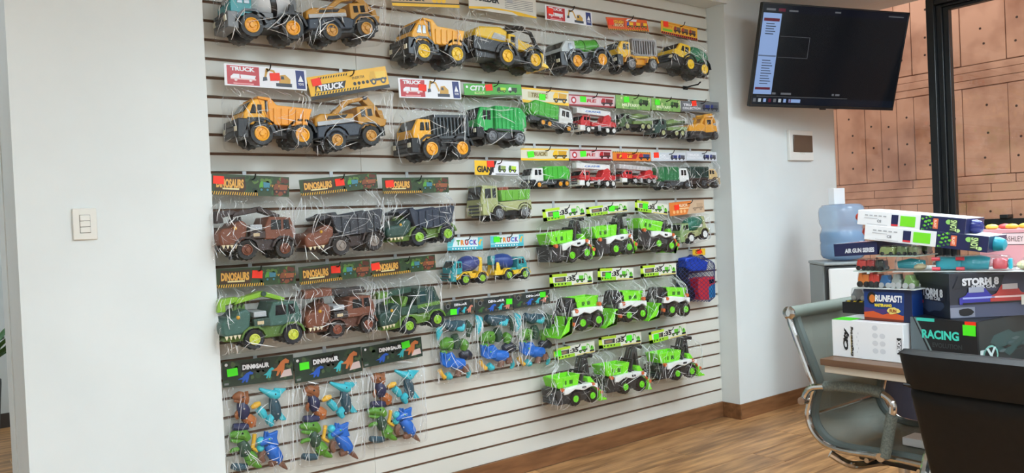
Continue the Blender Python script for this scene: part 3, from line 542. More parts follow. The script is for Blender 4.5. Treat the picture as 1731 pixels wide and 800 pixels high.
# ---------------------------------------------------------------- water cooler with bottle
th = -.73; CX, CY = 4.56, 2.70
t = thing('water_cooler', 'silver and black water cooler standing in the corner', 'water cooler', (CX, CY, 0), th)
SV = pm(150, 156, 156, .4)
MB().box(-.15, .15, -.12, .16, .03, .93).obj('body', SV, t, .006); MB().box(-.142, .142, -.155, -.1205, .06, .925).obj('front_panel', pm(18, 18, 20, .3), t, .004); MB().box(-.13, .13, -.172, -.1555, .72, .915).obj('white_door', pm(222, 222, 220, .35), t, .012)
MB().box(-.155, .155, -.16, .165, .931, .95).obj('top_cap', SV, t, .006); MB().box(-.14, .14, -.11, .15, 0, .0295).obj('foot', pm(30, 30, 32, .5), t)
for x in (-.07, .07): MB().tube([(x, -.156, .66), (x, -.19, .655), (x, -.195, .63)], .010, 8).obj('tap', pm(190, 190, 190, .3), t)
MB().box(-.11, .11, -.24, -.156, .46, .475).obj('drip_tray', pm(30, 30, 32, .4), t, .004)
t = thing('water_bottle', 'upturned blue water bottle on the cooler', 'bottle', (CX, CY-.01, .9505))
JUG = pm(160, 192, 222, .14, 0, .6, key='jug'); WATER = pm(74, 140, 200, .1, 0, .5, key='water')
JUG.node_tree.nodes['Principled BSDF'].inputs['Alpha'].default_value = .5; WATER.node_tree.nodes['Principled BSDF'].inputs['Alpha'].default_value = .6
jp = [(.03, 0), (.06, .0), (.115, .018), (.128, .04), (.130, .10), (.126, .112), (.130, .124), (.130, .165), (.122, .185), (.118, .20), (.122, .215), (.131, .235), (.133, .30), (.128, .325), (.112, .343), (.08, .346), (.03, .340)]
MB().lathe(jp, (0, 0, 0), (0, 0, 1), 40).obj('shell', JUG, t, smooth=50); MB().lathe([(.03, .003), (.06, .004), (.112, .021), (.125, .042), (.127, .10), (.123, .112), (.127, .124), (.127, .165), (.119, .178)], (0, 0, 0), (0, 0, 1), 40).obj('water', WATER, t, smooth=50)
MB().tube([(.02, -.09, .20), (-.03, -.115, .31)], .006, 8).obj('handle', JUG, t); MB().box(-.03, .0, -.131, -.127, .09, .12).obj('label_sticker', pm(190, 210, 226, .5), t)
tag(MB().box(-.06, .06, -.02, .02, 0, .10).obj('white_carton', pm(236, 236, 236, .5), None, .002, loc=(4.60, 2.74, 1.2972)), 'small white carton standing on the upturned water bottle', 'box')
t = thing('waste_bin', 'dark navy waste bin on the floor beyond the table', 'bin', (4.45, 2.30, 0))
MB().lathe([(.11, .012), (.13, .02), (.15, .30), (.155, .30), (.155, .31), (.14, .31), (.125, .04)], (0, 0, 0), (0, 0, 1), 24).obj('tub', pm(32, 36, 52, .45), t); MB().lathe([(.16, 0), (.16, .012), (.10, .0125)], (0, 0, 0), (0, 0, 1), 24).obj('base_ring', pm(30, 30, 32, .4), t)
GN2_ = pm(52, 110, 30, .5)
# ================================================================== BAGGED TOYS ON THE SLAT WALL
class Toy:
    """a toy vehicle; a runs front to back (0..1), b bottom to top (0..1), c near side to wall side (0..1)"""
    def __init__(s, root, org, T, flip=False):
        s.root = root; (s.x, s.z, s.L, s.H, s.ang, s.r, s.w), s.h = T[:7], list(T[7:])
        s.x -= org[0]; s.z -= org[2]; s.flip = flip; s.y0 = D-.03-s.w-org[1]; s.ca, s.sa = math.cos(s.ang), math.sin(s.ang)
    def xz(s, x, z): return (s.x+x*s.ca-z*s.sa, s.z+x*s.sa+z*s.ca)
    def pt(s, a, b, c):
        a = 1-a if s.flip else a; x, z = s.xz(a*s.L, b*s.H); return (x, s.y0+c*s.w, z)
    def P(s, name, mt, shapes, parent=None, bevel=.003, seg=2):
        mb = MB()
        for pts, c0, c1 in shapes:
            n = len(pts); vs = [s.pt(a, b, c0) for a, b in pts]+[s.pt(a, b, c1) for a, b in pts]
            mb.add(vs, [list(range(n)), list(range(2*n-1, n-1, -1))]+[[i, i+n, (i+1) % n+n, (i+1) % n] for i in range(n)])
        return mb.obj(name, mt, parent or s.root, bevel, seg)
    def R(s, name, mt, a0, a1, b0, b1, c0=.05, c1=.95, parent=None, bevel=.003): return s.P(name, mt, [([(a0, b0), (a1, b0), (a1, b1), (a0, b1)], c0, c1)], parent, bevel)
    def T(s, name, mt, pts, r, n=8, parent=None): return MB().tube([s.pt(*p) for p in pts], r, n).obj(name, mt, parent or s.root)
    def wheels(s, tire, hub, hubs=None, r=None, wd=.34, inset=0, lug=.10, hs=.94):
        r = r or s.r; hubs = hubs or s.h; key = ('whl', round(r, 4), round(s.w, 3), tire, hub, wd, lug, hs); hw = s.w*wd
        if key not in MATS:
            mb = MB(); n = 28; prof = [(.38, .04), (.46, .03), (.62, 0), (.86, 0), (.98, .10), (1, .3), (1, .7), (.98, .90), (.86, 1), (.5, 1)]
            k = len(prof); o = 0
            for i, (q, h) in enumerate(prof):
                for j in range(n):
                    a = 2*math.pi*j/n; rr = r*q*(1-(lug if (j % 2 == (0 if h < .5 else 1)) and q > .9 else 0)); mb.v.append((rr*math.cos(a), h*hw, rr*math.sin(a)))
            for i in range(k-1):
                for j in range(n): mb.f.append([i*n+j, i*n+(j+1) % n, (i+1)*n+(j+1) % n, (i+1)*n+j]); mb.mi.append(0)
            mb.f.append(list(range(n))); mb.mi.append(0); mb.f.append(list(range((k-1)*n, k*n))); mb.mi.append(0)
            hb = MB().lathe([(.62*r*hs, .03*hw), (.60*r*hs, -.06*hw), (.50*r*hs, -.08*hw), (.44*r*hs, .02*hw), (.24*r*hs, -.0*hw), (.20*r*hs, -.12*hw), (.08*r*hs, -.13*hw)], (0, 0, 0), (0, 1, 0), 20)
            for j in range(5):
                a = 2*math.pi*j/5; k5 = r*hs; hb.box(.34*k5*math.cos(a)-.05*k5, .34*k5*math.cos(a)+.05*k5, -.06*hw, .02*hw, .34*k5*math.sin(a)-.05*k5, .34*k5*math.sin(a)+.05*k5)
            MATS[key] = (mb.mesh('wheel', tire, 25), hb.mesh('hub', hub, 40))
        wm, hm = MATS[key]
        for x in hubs:
            for side in (0, 1):
                X, Z = s.xz(x, r); y = s.y0+inset*s.w if side == 0 else s.y0+s.w*(1-inset)
                o = link('wheel', wm, s.root, loc=(X, y, Z)); o.rotation_euler = (0, 0, 0 if side == 0 else math.pi)
                q = link('hub', hm, o)
        MB().tube([s.xz_y(hubs[0], r, .15), s.xz_y(hubs[0], r, .85)], r*.18, 6).obj('axle', tire, s.root); MB().tube([s.xz_y(hubs[-1], r, .15), s.xz_y(hubs[-1], r, .85)], r*.18, 6).obj('axle', tire, s.root)
    def xz_y(s, x, z, c): X, Z = s.xz(x, z); return (X, s.y0+c*s.w, Z)
    def fenders(s, mt, hubs=None, r=None, c=.30, k0=1.12, k1=1.30):
        r = r or s.r
        for x in (hubs or s.h):
            pts = [(x+r*k1*math.cos(t), r+r*k1*math.sin(t)) for t in [math.radians(v) for v in (10, 40, 70, 110, 140, 170)]]+[(x+r*k0*math.cos(t), r+r*k0*math.sin(t)) for t in [math.radians(v) for v in (170, 140, 110, 70, 40, 10)]]
            for c0, c1 in ((0, c), (1-c, 1)):
                mb = MB(); n = len(pts); vs = [s.xz_y(X, Z, c0) for X, Z in pts]+[s.xz_y(X, Z, c1) for X, Z in pts]
                mb.add(vs, [[i, i+1, n-2-i, n-1-i] for i in range(n//2-1)]+[[i+n, n-1-i+n, n-2-i+n, i+1+n] for i in range(n//2-1)]+[[i, i+n, (i+1) % n+n, (i+1) % n] for i in range(n)])
                mb.obj('fender', mt, s.root)
    def bed(s, mt, prof, floor_b, name='dump_bed', ribs=4, c0=0.0, c1=1.0, ribm=None):
        """open box: side profile walls, floor, both end walls taken from the profile's first/last edges"""
        t = .05; a0, a1 = min(p[0] for p in prof), max(p[0] for p in prof)
        lo = [p for p in prof if p[1] <= floor_b+.01]; l0, l1 = min(p[0] for p in lo), max(p[0] for p in lo)
        tl = min(prof, key=lambda p: p[0]-p[1]*.6); tr = max(prof, key=lambda p: p[0]+p[1]*.6)
        o = s.P(name, mt, [(prof, c0, c0+t), (prof, c1-t, c1), ([(l0, floor_b), (l1, floor_b), (l1, floor_b+.06), (l0, floor_b+.06)], c0+t, c1-t),
                           ([(l0, floor_b), (l0+.03, floor_b), (tl[0]+.03, tl[1]), tl], c0+t, c1-t), ([(l1-.03, floor_b), (l1, floor_b), tr, (tr[0]-.03, tr[1])], c0+t, c1-t)])
        for k in range(ribs):
            u = (k+.6)/(ribs+.2); aa = l0+(l1-l0)*u; bt = min(tl[1], tr[1])-.03
            s.P('rib', ribm or mt, [([(aa-.012, floor_b+.02), (aa+.012, floor_b+.02), (aa+.016+.02*u, bt), (aa-.010+.02*u, bt)], c0-.03, c0)], o, .001)
        return o
def bars(s, name, mt, n, a0, a1, b0, b1, c0, c1, wd=.02, horiz=False, parent=None):
    for k in range(n):
        u = (k+.5)/n
        if horiz: z = b0+(b1-b0)*u; s.R(name, mt, a0, a1, z-wd/2, z+wd/2, c0, c1, parent, .0005)
        else: x = a0+(a1-a0)*u; s.R(name, mt, x-wd/2, x+wd/2, b0, b1, c0, c1, parent, .0005)
def front(s, mt, grille=DKG, b0=.16, b1=.5, a1=.14):
    o = s.P('bumper', mt, [([(0, b0), (a1, b0-.02), (a1, b1), (.01, b1)], 0, 1)])
    for k in range(3): s.R('grille_bar', grille, -.012, .0, b0+.05+.09*k, b0+.10+.09*k, .2, .8, o, .0005)
    for c in (.04, .82): s.R('headlight', pm(230, 225, 200, .2), -.014, .0, b0+.12, b0+.22, c, c+.14, o, .001)
def cab(s, mt, prof, win=None, screen=None, c0=.06, c1=.94, name='cab', glass=GLS):
    o = s.P(name, mt, [(prof, c0, c1)], bevel=.004)
    for w_ in (win or []): s.P('window', glass, [(w_, c0-.012, c0+.01), (w_, c1-.01, c1+.012)], o, .0008)
    if screen:
        (a, b), (a2, b2) = screen; s.P('windshield', glass, [([(a-.012, b), (a+.008, b), (a2+.008, b2), (a2-.012, b2)], c0+.08, c1-.08)], o, .0008)
    return o
# ---------------------------------------------------------------- vehicle kinds
def dump(s, body, bedc, hub, dark=DK, tire=TIRE, ribm=None, plate=None):
    s.wheels(tire, hub); s.fenders(dark); s.R('chassis', dark, .08, .95, .24, .40, .22, .78); front(s, dark, b0=.18, b1=.55)
    o = cab(s, body, [(.10, .44), (.38, .44), (.38, .93), (.31, .97), (.22, .93), (.10, .66)], [[(.175, .66), (.255, .66), (.255, .84), (.215, .84)], [(.275, .66), (.33, .66), (.33, .84), (.275, .84)]], ((.115, .70), (.21, .90)))
    if plate: s.R('plate', DK, .14, .36, .50, .58, .045, .06, o, .0005)
    s.R('step', DKG, .40, .52, .26, .44, .0, .16); s.T('exhaust', DKG, [(.385, .45, .1), (.385, .98, .1)], .006)
    s.bed(bedc, [(.42, .44), (.92, .44), (1.0, .80), (.52, .84), (.44, .98), (.27, 1.0), (.28, .95), (.40, .92)], .44, ribs=5, ribm=ribm)
def excav(s, body, hull, hub, stripe=SILV, arm=None, tire=TIRE, dark=DK):
    s.wheels(tire, hub, hs=.85); s.fenders(dark); s.R('chassis', dark, .05, .92, .18, .36, .12, .88)
    o = s.P('engine_housing', hull, [([(0, .28), (.55, .24), (.60, .44), (.50, .50), (.02, .50)], 0, 1)], bevel=.006)
    h2 = s.P('engine_cover', body, [([(.0, .50), (.52, .50), (.52, .66), (.10, .72), (.02, .66)], .03, .97)], bevel=.006); s.P('side_stripe', stripe, [([(.03, .505), (.5, .505), (.5, .58), (.03, .58)], -.005, .03)], h2, .001)
    s.P('badge', DK, [([(.16, .60), (.40, .60), (.44, .66), (.18, .66)], .015, .03)], h2, .001)
    cab(s, body, [(.56, .36), (.92, .36), (.96, .48), (.82, .56), (.80, .78), (.58, .78)], [[(.62, .58), (.68, .58), (.68, .72), (.62, .72)], [(.71, .58), (.77, .58), (.77, .72), (.71, .72)]], None)
    bm = s.P('boom', arm or body, [([(.30, .70), (.36, .66), (.58, .88), (.80, .92), (.80, .98), (.54, .97)], .42, .62)]); s.T('ram', SILV, [(.34, .80, .52), (.56, .93, .52)], .005, parent=bm)
    a2 = s.P('stick', arm or body, [([(.76, .90), (.83, .99), (.96, .72), (.92, .64)], .40, .64)]); s.P('bucket', arm or body, [([(.90, .70), (.98, .68), (1.0, .40), (.92, .30), (.88, .36), (.95, .48)], .30, .74)])
    s.T('pivot', hull, [(.795, .955, .36), (.795, .955, .68)], .009, parent=a2)
def loader(s, body, hub):
    s.wheels(TIRE, hub); s.fenders(DK); s.R('chassis', DK, .05, .9, .18, .42, .15, .85)
    o = s.P('engine_cover', body, [([(.02, .62), (.42, .56), (.44, .84), (.34, .92), (.08, .86), (.02, .76)], .02, .98)], bevel=.008)
    s.P('side_grille', SILV, [([(.22, .62), (.40, .60), (.41, .72), (.26, .76)], .005, .03)], o, .001); s.P('engine_housing', DK, [([(.0, .34), (.44, .30), (.44, .58), (.0, .64)], .05, .95)])
    cab(s, body, [(.46, .46), (.64, .46), (.64, .68), (.54, .80), (.46, .80)], [[(.49, .60), (.55, .60), (.55, .74), (.49, .74)]]); s.P('hood', body, [([(.64, .46), (.86, .44), (.86, .60), (.64, .70)], .1, .9)], bevel=.006)
    for c in (.12, .80): s.T('lift_arm', DK, [(.40, .86, c), (.56, .98, c), (.78, .90, c), (.86, .62, c), (.92, .30, c)], .010)
    s.T('roof_bar', DK, [(.44, .95, .1), (.66, 1.0, .1), (.66, 1.0, .9), (.44, .95, .9)], .009); s.T('exhaust', SILV, [(.56, .46, .04), (.56, .74, .04)], .009)
    s.P('bucket', body, [([(.88, .12), (1.0, .10), (.99, .16), (.93, .22), (.93, .42), (.89, .46)], .0, 1)]); 
def tanker(s, body, tank, hub):
    s.wheels(TIRE, hub); s.fenders(DK); s.R('chassis', DK, .1, .97, .24, .44, .2, .8); front(s, DK, b0=.20, b1=.62)
    cab(s, body, [(.08, .46), (.36, .46), (.36, .92), (.18, .95), (.08, .74)], [[(.20, .68), (.30, .68), (.30, .86), (.22, .86)]], ((.09, .74), (.17, .92)))
    for k in range(3): s.R('vent', DKG, .10, .19, .50+.05*k, .52+.05*k, .045, .06, None, .0003)
    mb = MB(); r0 = s.H*.225; ax = Vector(s.pt(1, .7, .5))-Vector(s.pt(0, .7, .5)); l0 = s.L*.60
    mb.lathe([(r0*.3, -.015), (r0*.8, -.008), (r0, .004), (r0, l0-.004), (r0*.8, l0+.006), (r0*.3, l0+.012)], s.pt(.38, .78, .5), ax, 24)
    o = mb.obj('tank', tank, s.root); s.R('tank_cradle', DK, .38, .97, .42, .60, .15, .85)
    for a in (.39, .67, .95): s.T('tank_band', pm(60, 120, 40, .4), [s_ for s_ in [(a, .78+.23*math.cos(t), .5+.23*s.H/s.w*math.sin(t)) for t in [k*math.pi/8 for k in range(17)]]], .003, parent=o)
def cage(s, body, cagem, hub, frontdark=DK, low=DK, tire=TIRE, yel=None):
    s.wheels(tire, hub); s.fenders(low); s.R('chassis', low, .1, .97, .22, .42, .15, .85); front(s, frontdark, b0=.18, b1=.5)
    cab(s, body, [(.06, .42), (.36, .42), (.36, .90), (.16, .92), (.06, .68)], [[(.17, .66), (.25, .66), (.25, .84), (.19, .84)], [(.27, .66), (.33, .66), (.33, .84), (.27, .84)]], ((.07, .68), (.15, .90)))
    s.R('bed_floor', yel or low, .38, 1.0, .40, .47, 0, 1); fr = s.P('cage_frame', cagem, [([(.38, .47), (.41, .47), (.41, 1.0), (.38, 1.0)], 0, 1), ([(.97, .47), (1, .47), (1, .98), (.97, .98)], 0, 1), ([(.38, .94), (1, .94), (1, 1.0), (.38, 1.0)], 0, .06), ([(.38, .94), (1, .94), (1, 1.0), (.38, 1.0)], .94, 1), ([(.38, .47), (1, .47), (1, .53), (.38, .53)], 0, .06), ([(.38, .47), (1, .47), (1, .53), (.38, .53)], .94, 1)], bevel=.001)
    bars(s, 'cage_bar', cagem, 9, .42, .97, .52, .95, .01, .05, .022, parent=fr); bars(s, 'cage_bar', cagem, 9, .42, .97, .52, .95, .95, .99, .022, parent=fr); bars(s, 'cage_bar', cagem, 7, .41, .97, .955, .985, .06, .94, .025, parent=fr)
def dome(s, body, dm, hub):
    s.wheels(TIRE, hub); s.fenders(DK); s.P('chassis', DK, [([(.0, .2), (.98, .2), (.98, .46), (.05, .46), (0, .4)], .05, .95)]); front(s, DK, b0=.2, b1=.48)
    cab(s, body, [(.06, .44), (.48, .46), (.48, .90), (.42, .96), (.20, .94), (.12, .70), (.06, .66)], [[(.22, .68), (.30, .68), (.30, .86), (.25, .86)], [(.33, .68), (.42, .68), (.42, .86), (.33, .86)]], ((.125, .70), (.195, .92)))
    o = s.P('domed_body', dm, [([(.50, .46), (.98, .46), (1.0, .62), (.96, .84), (.86, .96), (.70, 1.0), (.52, .98)], .04, .96)], bevel=.014, seg=3)
    s.R('door_badge', DK, .38, .43, .58, .66, .045, .06, None, .0004)
def garbage(s, cabm, body, hub, tire=TIRE, ribs=4, fr=DK, low=DKG, hubs=None):
    s.wheels(tire, hub); s.R('chassis', low, .05, .96, .18, .36, .12, .88); front(s, fr, b0=.16, b1=.42)
    cab(s, cabm, [(.04, .34), (.34, .34), (.34, .94), (.10, .94), (.04, .62)], [[(.13, .62), (.20, .62), (.20, .86), (.14, .86)], [(.22, .62), (.29, .62), (.29, .86), (.22, .86)]], ((.045, .62), (.095, .92)))
    o = s.P('refuse_body', body, [([(.37, .36), (.86, .36), (1.0, .52), (.98, .84), (.88, 1.0), (.37, 1.0)], .0, 1.0)], bevel=.006)
    bars(s, 'rib', body, ribs, .38, .86, .42, .96, -.03, .0, .02, parent=o); s.P('tail_hopper', body, [([(.86, .34), (.98, .40), (1.0, .52), (.86, .40)], .1, .9)]); s.R('side_rail', low, .38, .85, .36, .41, -.02, .0, o, .0005)
def crane(s, cabm, deck, boom, hub, ladder=False, text=None):
    s.wheels(TIRE, hub, wd=.28); s.R('chassis', DK, .03, .98, .16, .32, .1, .9); front(s, WHT, b0=.12, b1=.32)
    cab(s, cabm, [(.04, .30), (.30, .30), (.30, .70), (.12, .72), (.04, .52)], [[(.12, .52), (.18, .52), (.18, .66), (.13, .66)], [(.20, .52), (.27, .52), (.27, .66), (.20, .66)]], ((.045, .52), (.11, .70)))
    s.P('deck', deck, [([(.32, .30), (1.0, .30), (1.0, .48), (.80, .56), (.62, .44), (.32, .46)], .04, .96)]); s.P('turret', deck, [([(.66, .44), (.90, .44), (.94, .70), (.86, .82), (.74, .74)], .22, .78)])
    b = s.P('boom', boom, [([(.02, .82), (.03, 1.06), (.94, .96), (.94, .74)], .30, .70)], bevel=.003)
    if text: letter(b, text, tuple(Vector(s.pt(.45, .90, .292))), s.L*.42, s.H*.07, pm(40, 110, 200, .5), (s.ca, 0, s.sa), (-s.sa, 0, s.ca))
    if ladder:
        bars(s, 'ladder_rung', SILV, 9, .05, .92,   .84, .95, .28, .30, .02, parent=b)
    s.R('step', WHT, .30, .38, .18, .26, -.01, .2); s.R('stabiliser', SILV, .50, .56, .12, .34, -.01, .1)
def military(s, body, load, hub):
    s.wheels(TIRE, hub, wd=.28); s.R('chassis', DK, .03, .98, .20, .36, .1, .9); front(s, body, b0=.2, b1=.5)
    cab(s, body, [(.04, .34), (.38, .34), (.38, .84), (.30, .94), (.18, .92), (.14, .66), (.04, .60)], [[(.20, .62), (.30, .62), (.30, .82), (.22, .82)]], ((.145, .66), (.175, .88)))
    s.P('cargo_deck', load, [([(.40, .34), (1.0, .34), (1.0, .56), (.40, .50)], .0, 1)])
    s.P('missile_rack', load, [([(.42, .56), (.98, .72), (.96, .90), (.80, .86), (.62, .96), (.44, .80)], .12, .88)], bevel=.006); 
    for c in (.2, .5, .8): s.T('tube', pm(64, 84, 52, .5), [(.40, .60, c), (.98, .82, c)], s.H*.085)
def yloader(s, body, hub):
    s.wheels(TIREB, hub); s.R('chassis', DK, .03, .97, .14, .34, .1, .9); s.P('engine_housing', DK, [([(.0, .16), (.5, .16), (.5, .36), (.0, .40)], .02, .98)])
    s.P('engine_cover', body, [([(.0, .38), (.52, .34), (.54, .60), (.40, .68), (.0, .62)], .02, .98)], bevel=.006); cab(s, body, [(.56, .30), (.98, .30), (.98, .52), (.84, .58), (.82, .84), (.58, .84)], [[(.62, .60), (.76, .60), (.76, .78), (.62, .78)]])
    for c in (.2, .72): s.T('lift_arm', body, [(.44, .60, c), (.60, .94, c), (.84, .98, c), (.94, .66, c)], .010)
    s.P('bucket', body, [([(.52, .84), (.80, .86), (.82, 1.0), (.74, 1.0), (.70, .92), (.54, .94)], .05, .95)])
def mixer(s, cabm, drum, base, hub, band=None, tire=TIRE, hopper=None, rear_high=True):
    s.wheels(tire, hub); s.fenders(base if base is not None else DK); s.R('chassis', base, .06, .97, .22, .40, .14, .86); front(s, cabm if band is None else GREY, b0=.18, b1=.46)
    cab(s, cabm, [(.06, .40), (.34, .40), (.34, .86), (.16, .88), (.06, .64)], [[(.15, .62), (.22, .62), (.22, .80), (.17, .80)], [(.24, .62), (.31, .62), (.31, .80), (.24, .80)]], ((.07, .64), (.155, .86)))
    a = Vector(s.pt(.36, .66, .5)); b = Vector(s.pt(.96, .80, .5)); l_ = (b-a).length; r0 = min(s.H*.30, s.w*.46)
    mb = MB().lathe([(r0*.35, 0), (r0*.75, l_*.10), (r0*.98, l_*.28), (r0, l_*.48), (r0*.85, l_*.70), (r0*.5, l_*.93), (r0*.42, l_)], a, b-a, 24); o = mb.obj('drum', drum, s.root)
    if band:
        d = (b-a).normalized(); MB().lathe([(r0*1.0, l_*.40), (r0*1.03, l_*.42), (r0*1.03, l_*.52), (r0*.99, l_*.54)], a, d, 24).obj('band', band, o)
    s.P('drum_support', base, [([(.80, .38), (.94, .38), (.92, .70), (.86, .70)], .12, .2), ([(.80, .38), (.94, .38), (.92, .70), (.86, .70)], .8, .88)])
    s.P('chute', hopper or base, [([(.92, .62), (1.0, .60), (1.0, .92), (.90, .96)], .3, .7)]); s.R('side_box', hopper or base, .40, .60, .38, .48, .0, .2)
def backhoe(s, hub):
    G = pm(128, 228, 44, .35); W_ = pm(238, 240, 238, .32); O = pm(214, 104, 58, .4); K = pm(52, 50, 50, .35)
    s.wheels(TIREB, hub, wd=.32, hs=.72); h0, h1 = s.h[0]/s.L, s.h[-1]/s.L; q = s.r/s.H
    s.P('chassis', K, [([(.02, q*.5), (h1, q*.6), (h1+.06, q*1.7), (h0-.1, q*1.9), (h0-.1, q*2.5), (.0, q*2.4)], .06, .94)])
    for k in range(3): s.R('grille_bar', DKG, -.012, .01, q*.7+.05*k, q*.7+.025+.05*k, .15, .85, None, .0004)
    s.P('white_body', W_, [([(h0-.22, q*1.75), (h0-.14, q*1.75), (h0, q*2.25), ((h0+h1)/2, q*1.9), (h1, q*2.3), (h1+.10, q*1.9), (h1+.12, q*2.5), (h1-.05, q*2.75), (h0, q*2.7), (h0-.22, q*2.5)], 0, 1)], bevel=.004)
    s.R('badge', DK, (h0+h1)/2-.04, (h0+h1)/2+.04, q*2.2, q*2.45, -.015, .0, None, .0005)
    hp = s.bed(G, [(.06, q*2.6), (h0+.10, q*2.65), (h0+.15, q*4.1), (.0, q*4.0)], q*2.65, 'hopper', 2, .14, .86)
    for a_ in (.16, .28): s.R('slot', GN2_, a_, a_+.06, q*3.0, q*3.5, .125, .142, hp, .0004)
    s.T('roll_frame', K, [(h0+.16, q*2.7, .15), (h0+.22, q*4.3, .15), (h0+.22, q*4.3, .85), (h0+.16, q*2.7, .85)], .007); s.P('seat', K, [([(h0+.18, q*2.6), (h0+.30, q*2.6), (h0+.30, q*2.9), (h0+.22, q*2.95), (h0+.20, q*3.7), (h0+.17, q*3.7)], .25, .75)])
    for c in (.3, .56):
        s.P('boom', K, [([(h0+.17, q*3.1), (h0+.23, q*2.9), (h1-.02, .90), (h1+.10, .95), (h1+.09, 1.0), (h1-.06, .97)], c, c+.12)])
    s.P('stick', K, [([(h1-.01, .92), (h1+.05, .92), (h1+.10, q*3.0), (h1+.05, q*2.9)], .36, .60)]); s.T('claw', K, [(h1+.07, .97, .2), (h1+.07, .97, .75)], .010); s.T('ram', SILV, [(h0+.20, q*3.3, .45), (h1-.04, .93, .45)], .004)
    s.P('dipper', G, [([(h1-.02, q*3.3), (h1+.05, q*3.4), (h1+.20, q*1.9), (h1+.14, q*1.6), (h1, q*2.6)], .22, .74)], bevel=.004)
    for a_, b_ in ((.10, q*2.45), (h1+.02, q*2.5), (h1+.18, q*1.25)): s.T('orange_joint', O, [(a_, b_, -.03), (a_, b_, .10)], s.r*.24, 10)
    s.T('lift_arm', O, [(h1+.06, q*2.3, .05), (h1+.19, q*1.2, .05)], .006)
    s.P('bucket', G, [([(h1+.14, q*.1), (1.0, q*.05), (.98, q*.3), (h1+.20, q*.6), (h1+.19, q*1.5), (h1+.14, q*1.7)], 0, 1)])
def scooper(s, hub):
    G = pm(128, 228, 44, .35); W_ = pm(238, 240, 238, .32); O = pm(214, 104, 58, .4); K = pm(52, 50, 50, .35)
    s.wheels(TIREB, hub, wd=.32, hs=.72); h0, h1 = s.h[0]/s.L, s.h[-1]/s.L; q = s.r/s.H
    s.P('chassis', K, [([(h0-.25, q*.6), (.95, q*.5), (1.0, q*1.7), (h0-.2, q*1.9)], .10, .90)])
    s.P('white_body', W_, [([(h0-.20, q*1.9), (h0-.08, q*1.9), (h0+.05, q*2.2), ((h0+h1)/2, q*1.9), (h1, q*2.25), (1.0, q*1.8), (1.0, q*2.6), (h0, q*2.8), (h0-.20, q*2.6)], 0, 1)], bevel=.004)
    hp = s.bed(G, [(h0-.03, q*2.65), (.92, q*2.6), (.98, q*3.9), (h0-.08, q*4.0)], q*2.6, 'hopper', 2, .14, .86)
    for a_ in (h0+.06, h0+.18): s.R('slot', GN2_, a_, a_+.06, q*2.95, q*3.4, .125, .142, hp, .0004)
    for c in (.08, .8): s.P('lift_arm', K, [([(h0-.14, q*3.4), (h0-.06, q*3.5), (h0-.20, q*2.2), (h0-.28, q*1.0), (h0-.34, q*1.0), (h0-.28, q*2.3)], c, c+.12)])
    s.P('mast', K, [([(h0-.30, q*2.4), (h0-.05, q*2.6), (h0-.05, q*3.8), (h0-.14, .99), (h0-.24, .95)], .25, .75)])
    for a_, b_ in ((h0-.12, q*2.5), (.93, q*2.9), (h0-.20, q*1.0)): s.T('orange_joint', O, [(a_, b_, -.03), (a_, b_, .10)], s.r*.24, 10)
    s.P('scoop', G, [([(.0, -q*.35), (.26, q*.0), (.30, q*1.9), (.24, q*2.0), (.20, q*.4), (.02, -q*.1)], -.05, 1.05), ([(.0, -q*.35), (.26, 0), (.30, q*1.9), (.20, q*1.6)], -.05, -.02), ([(.0, -q*.35), (.26, 0), (.30, q*1.9), (.20, q*1.6)], 1.02, 1.05)])
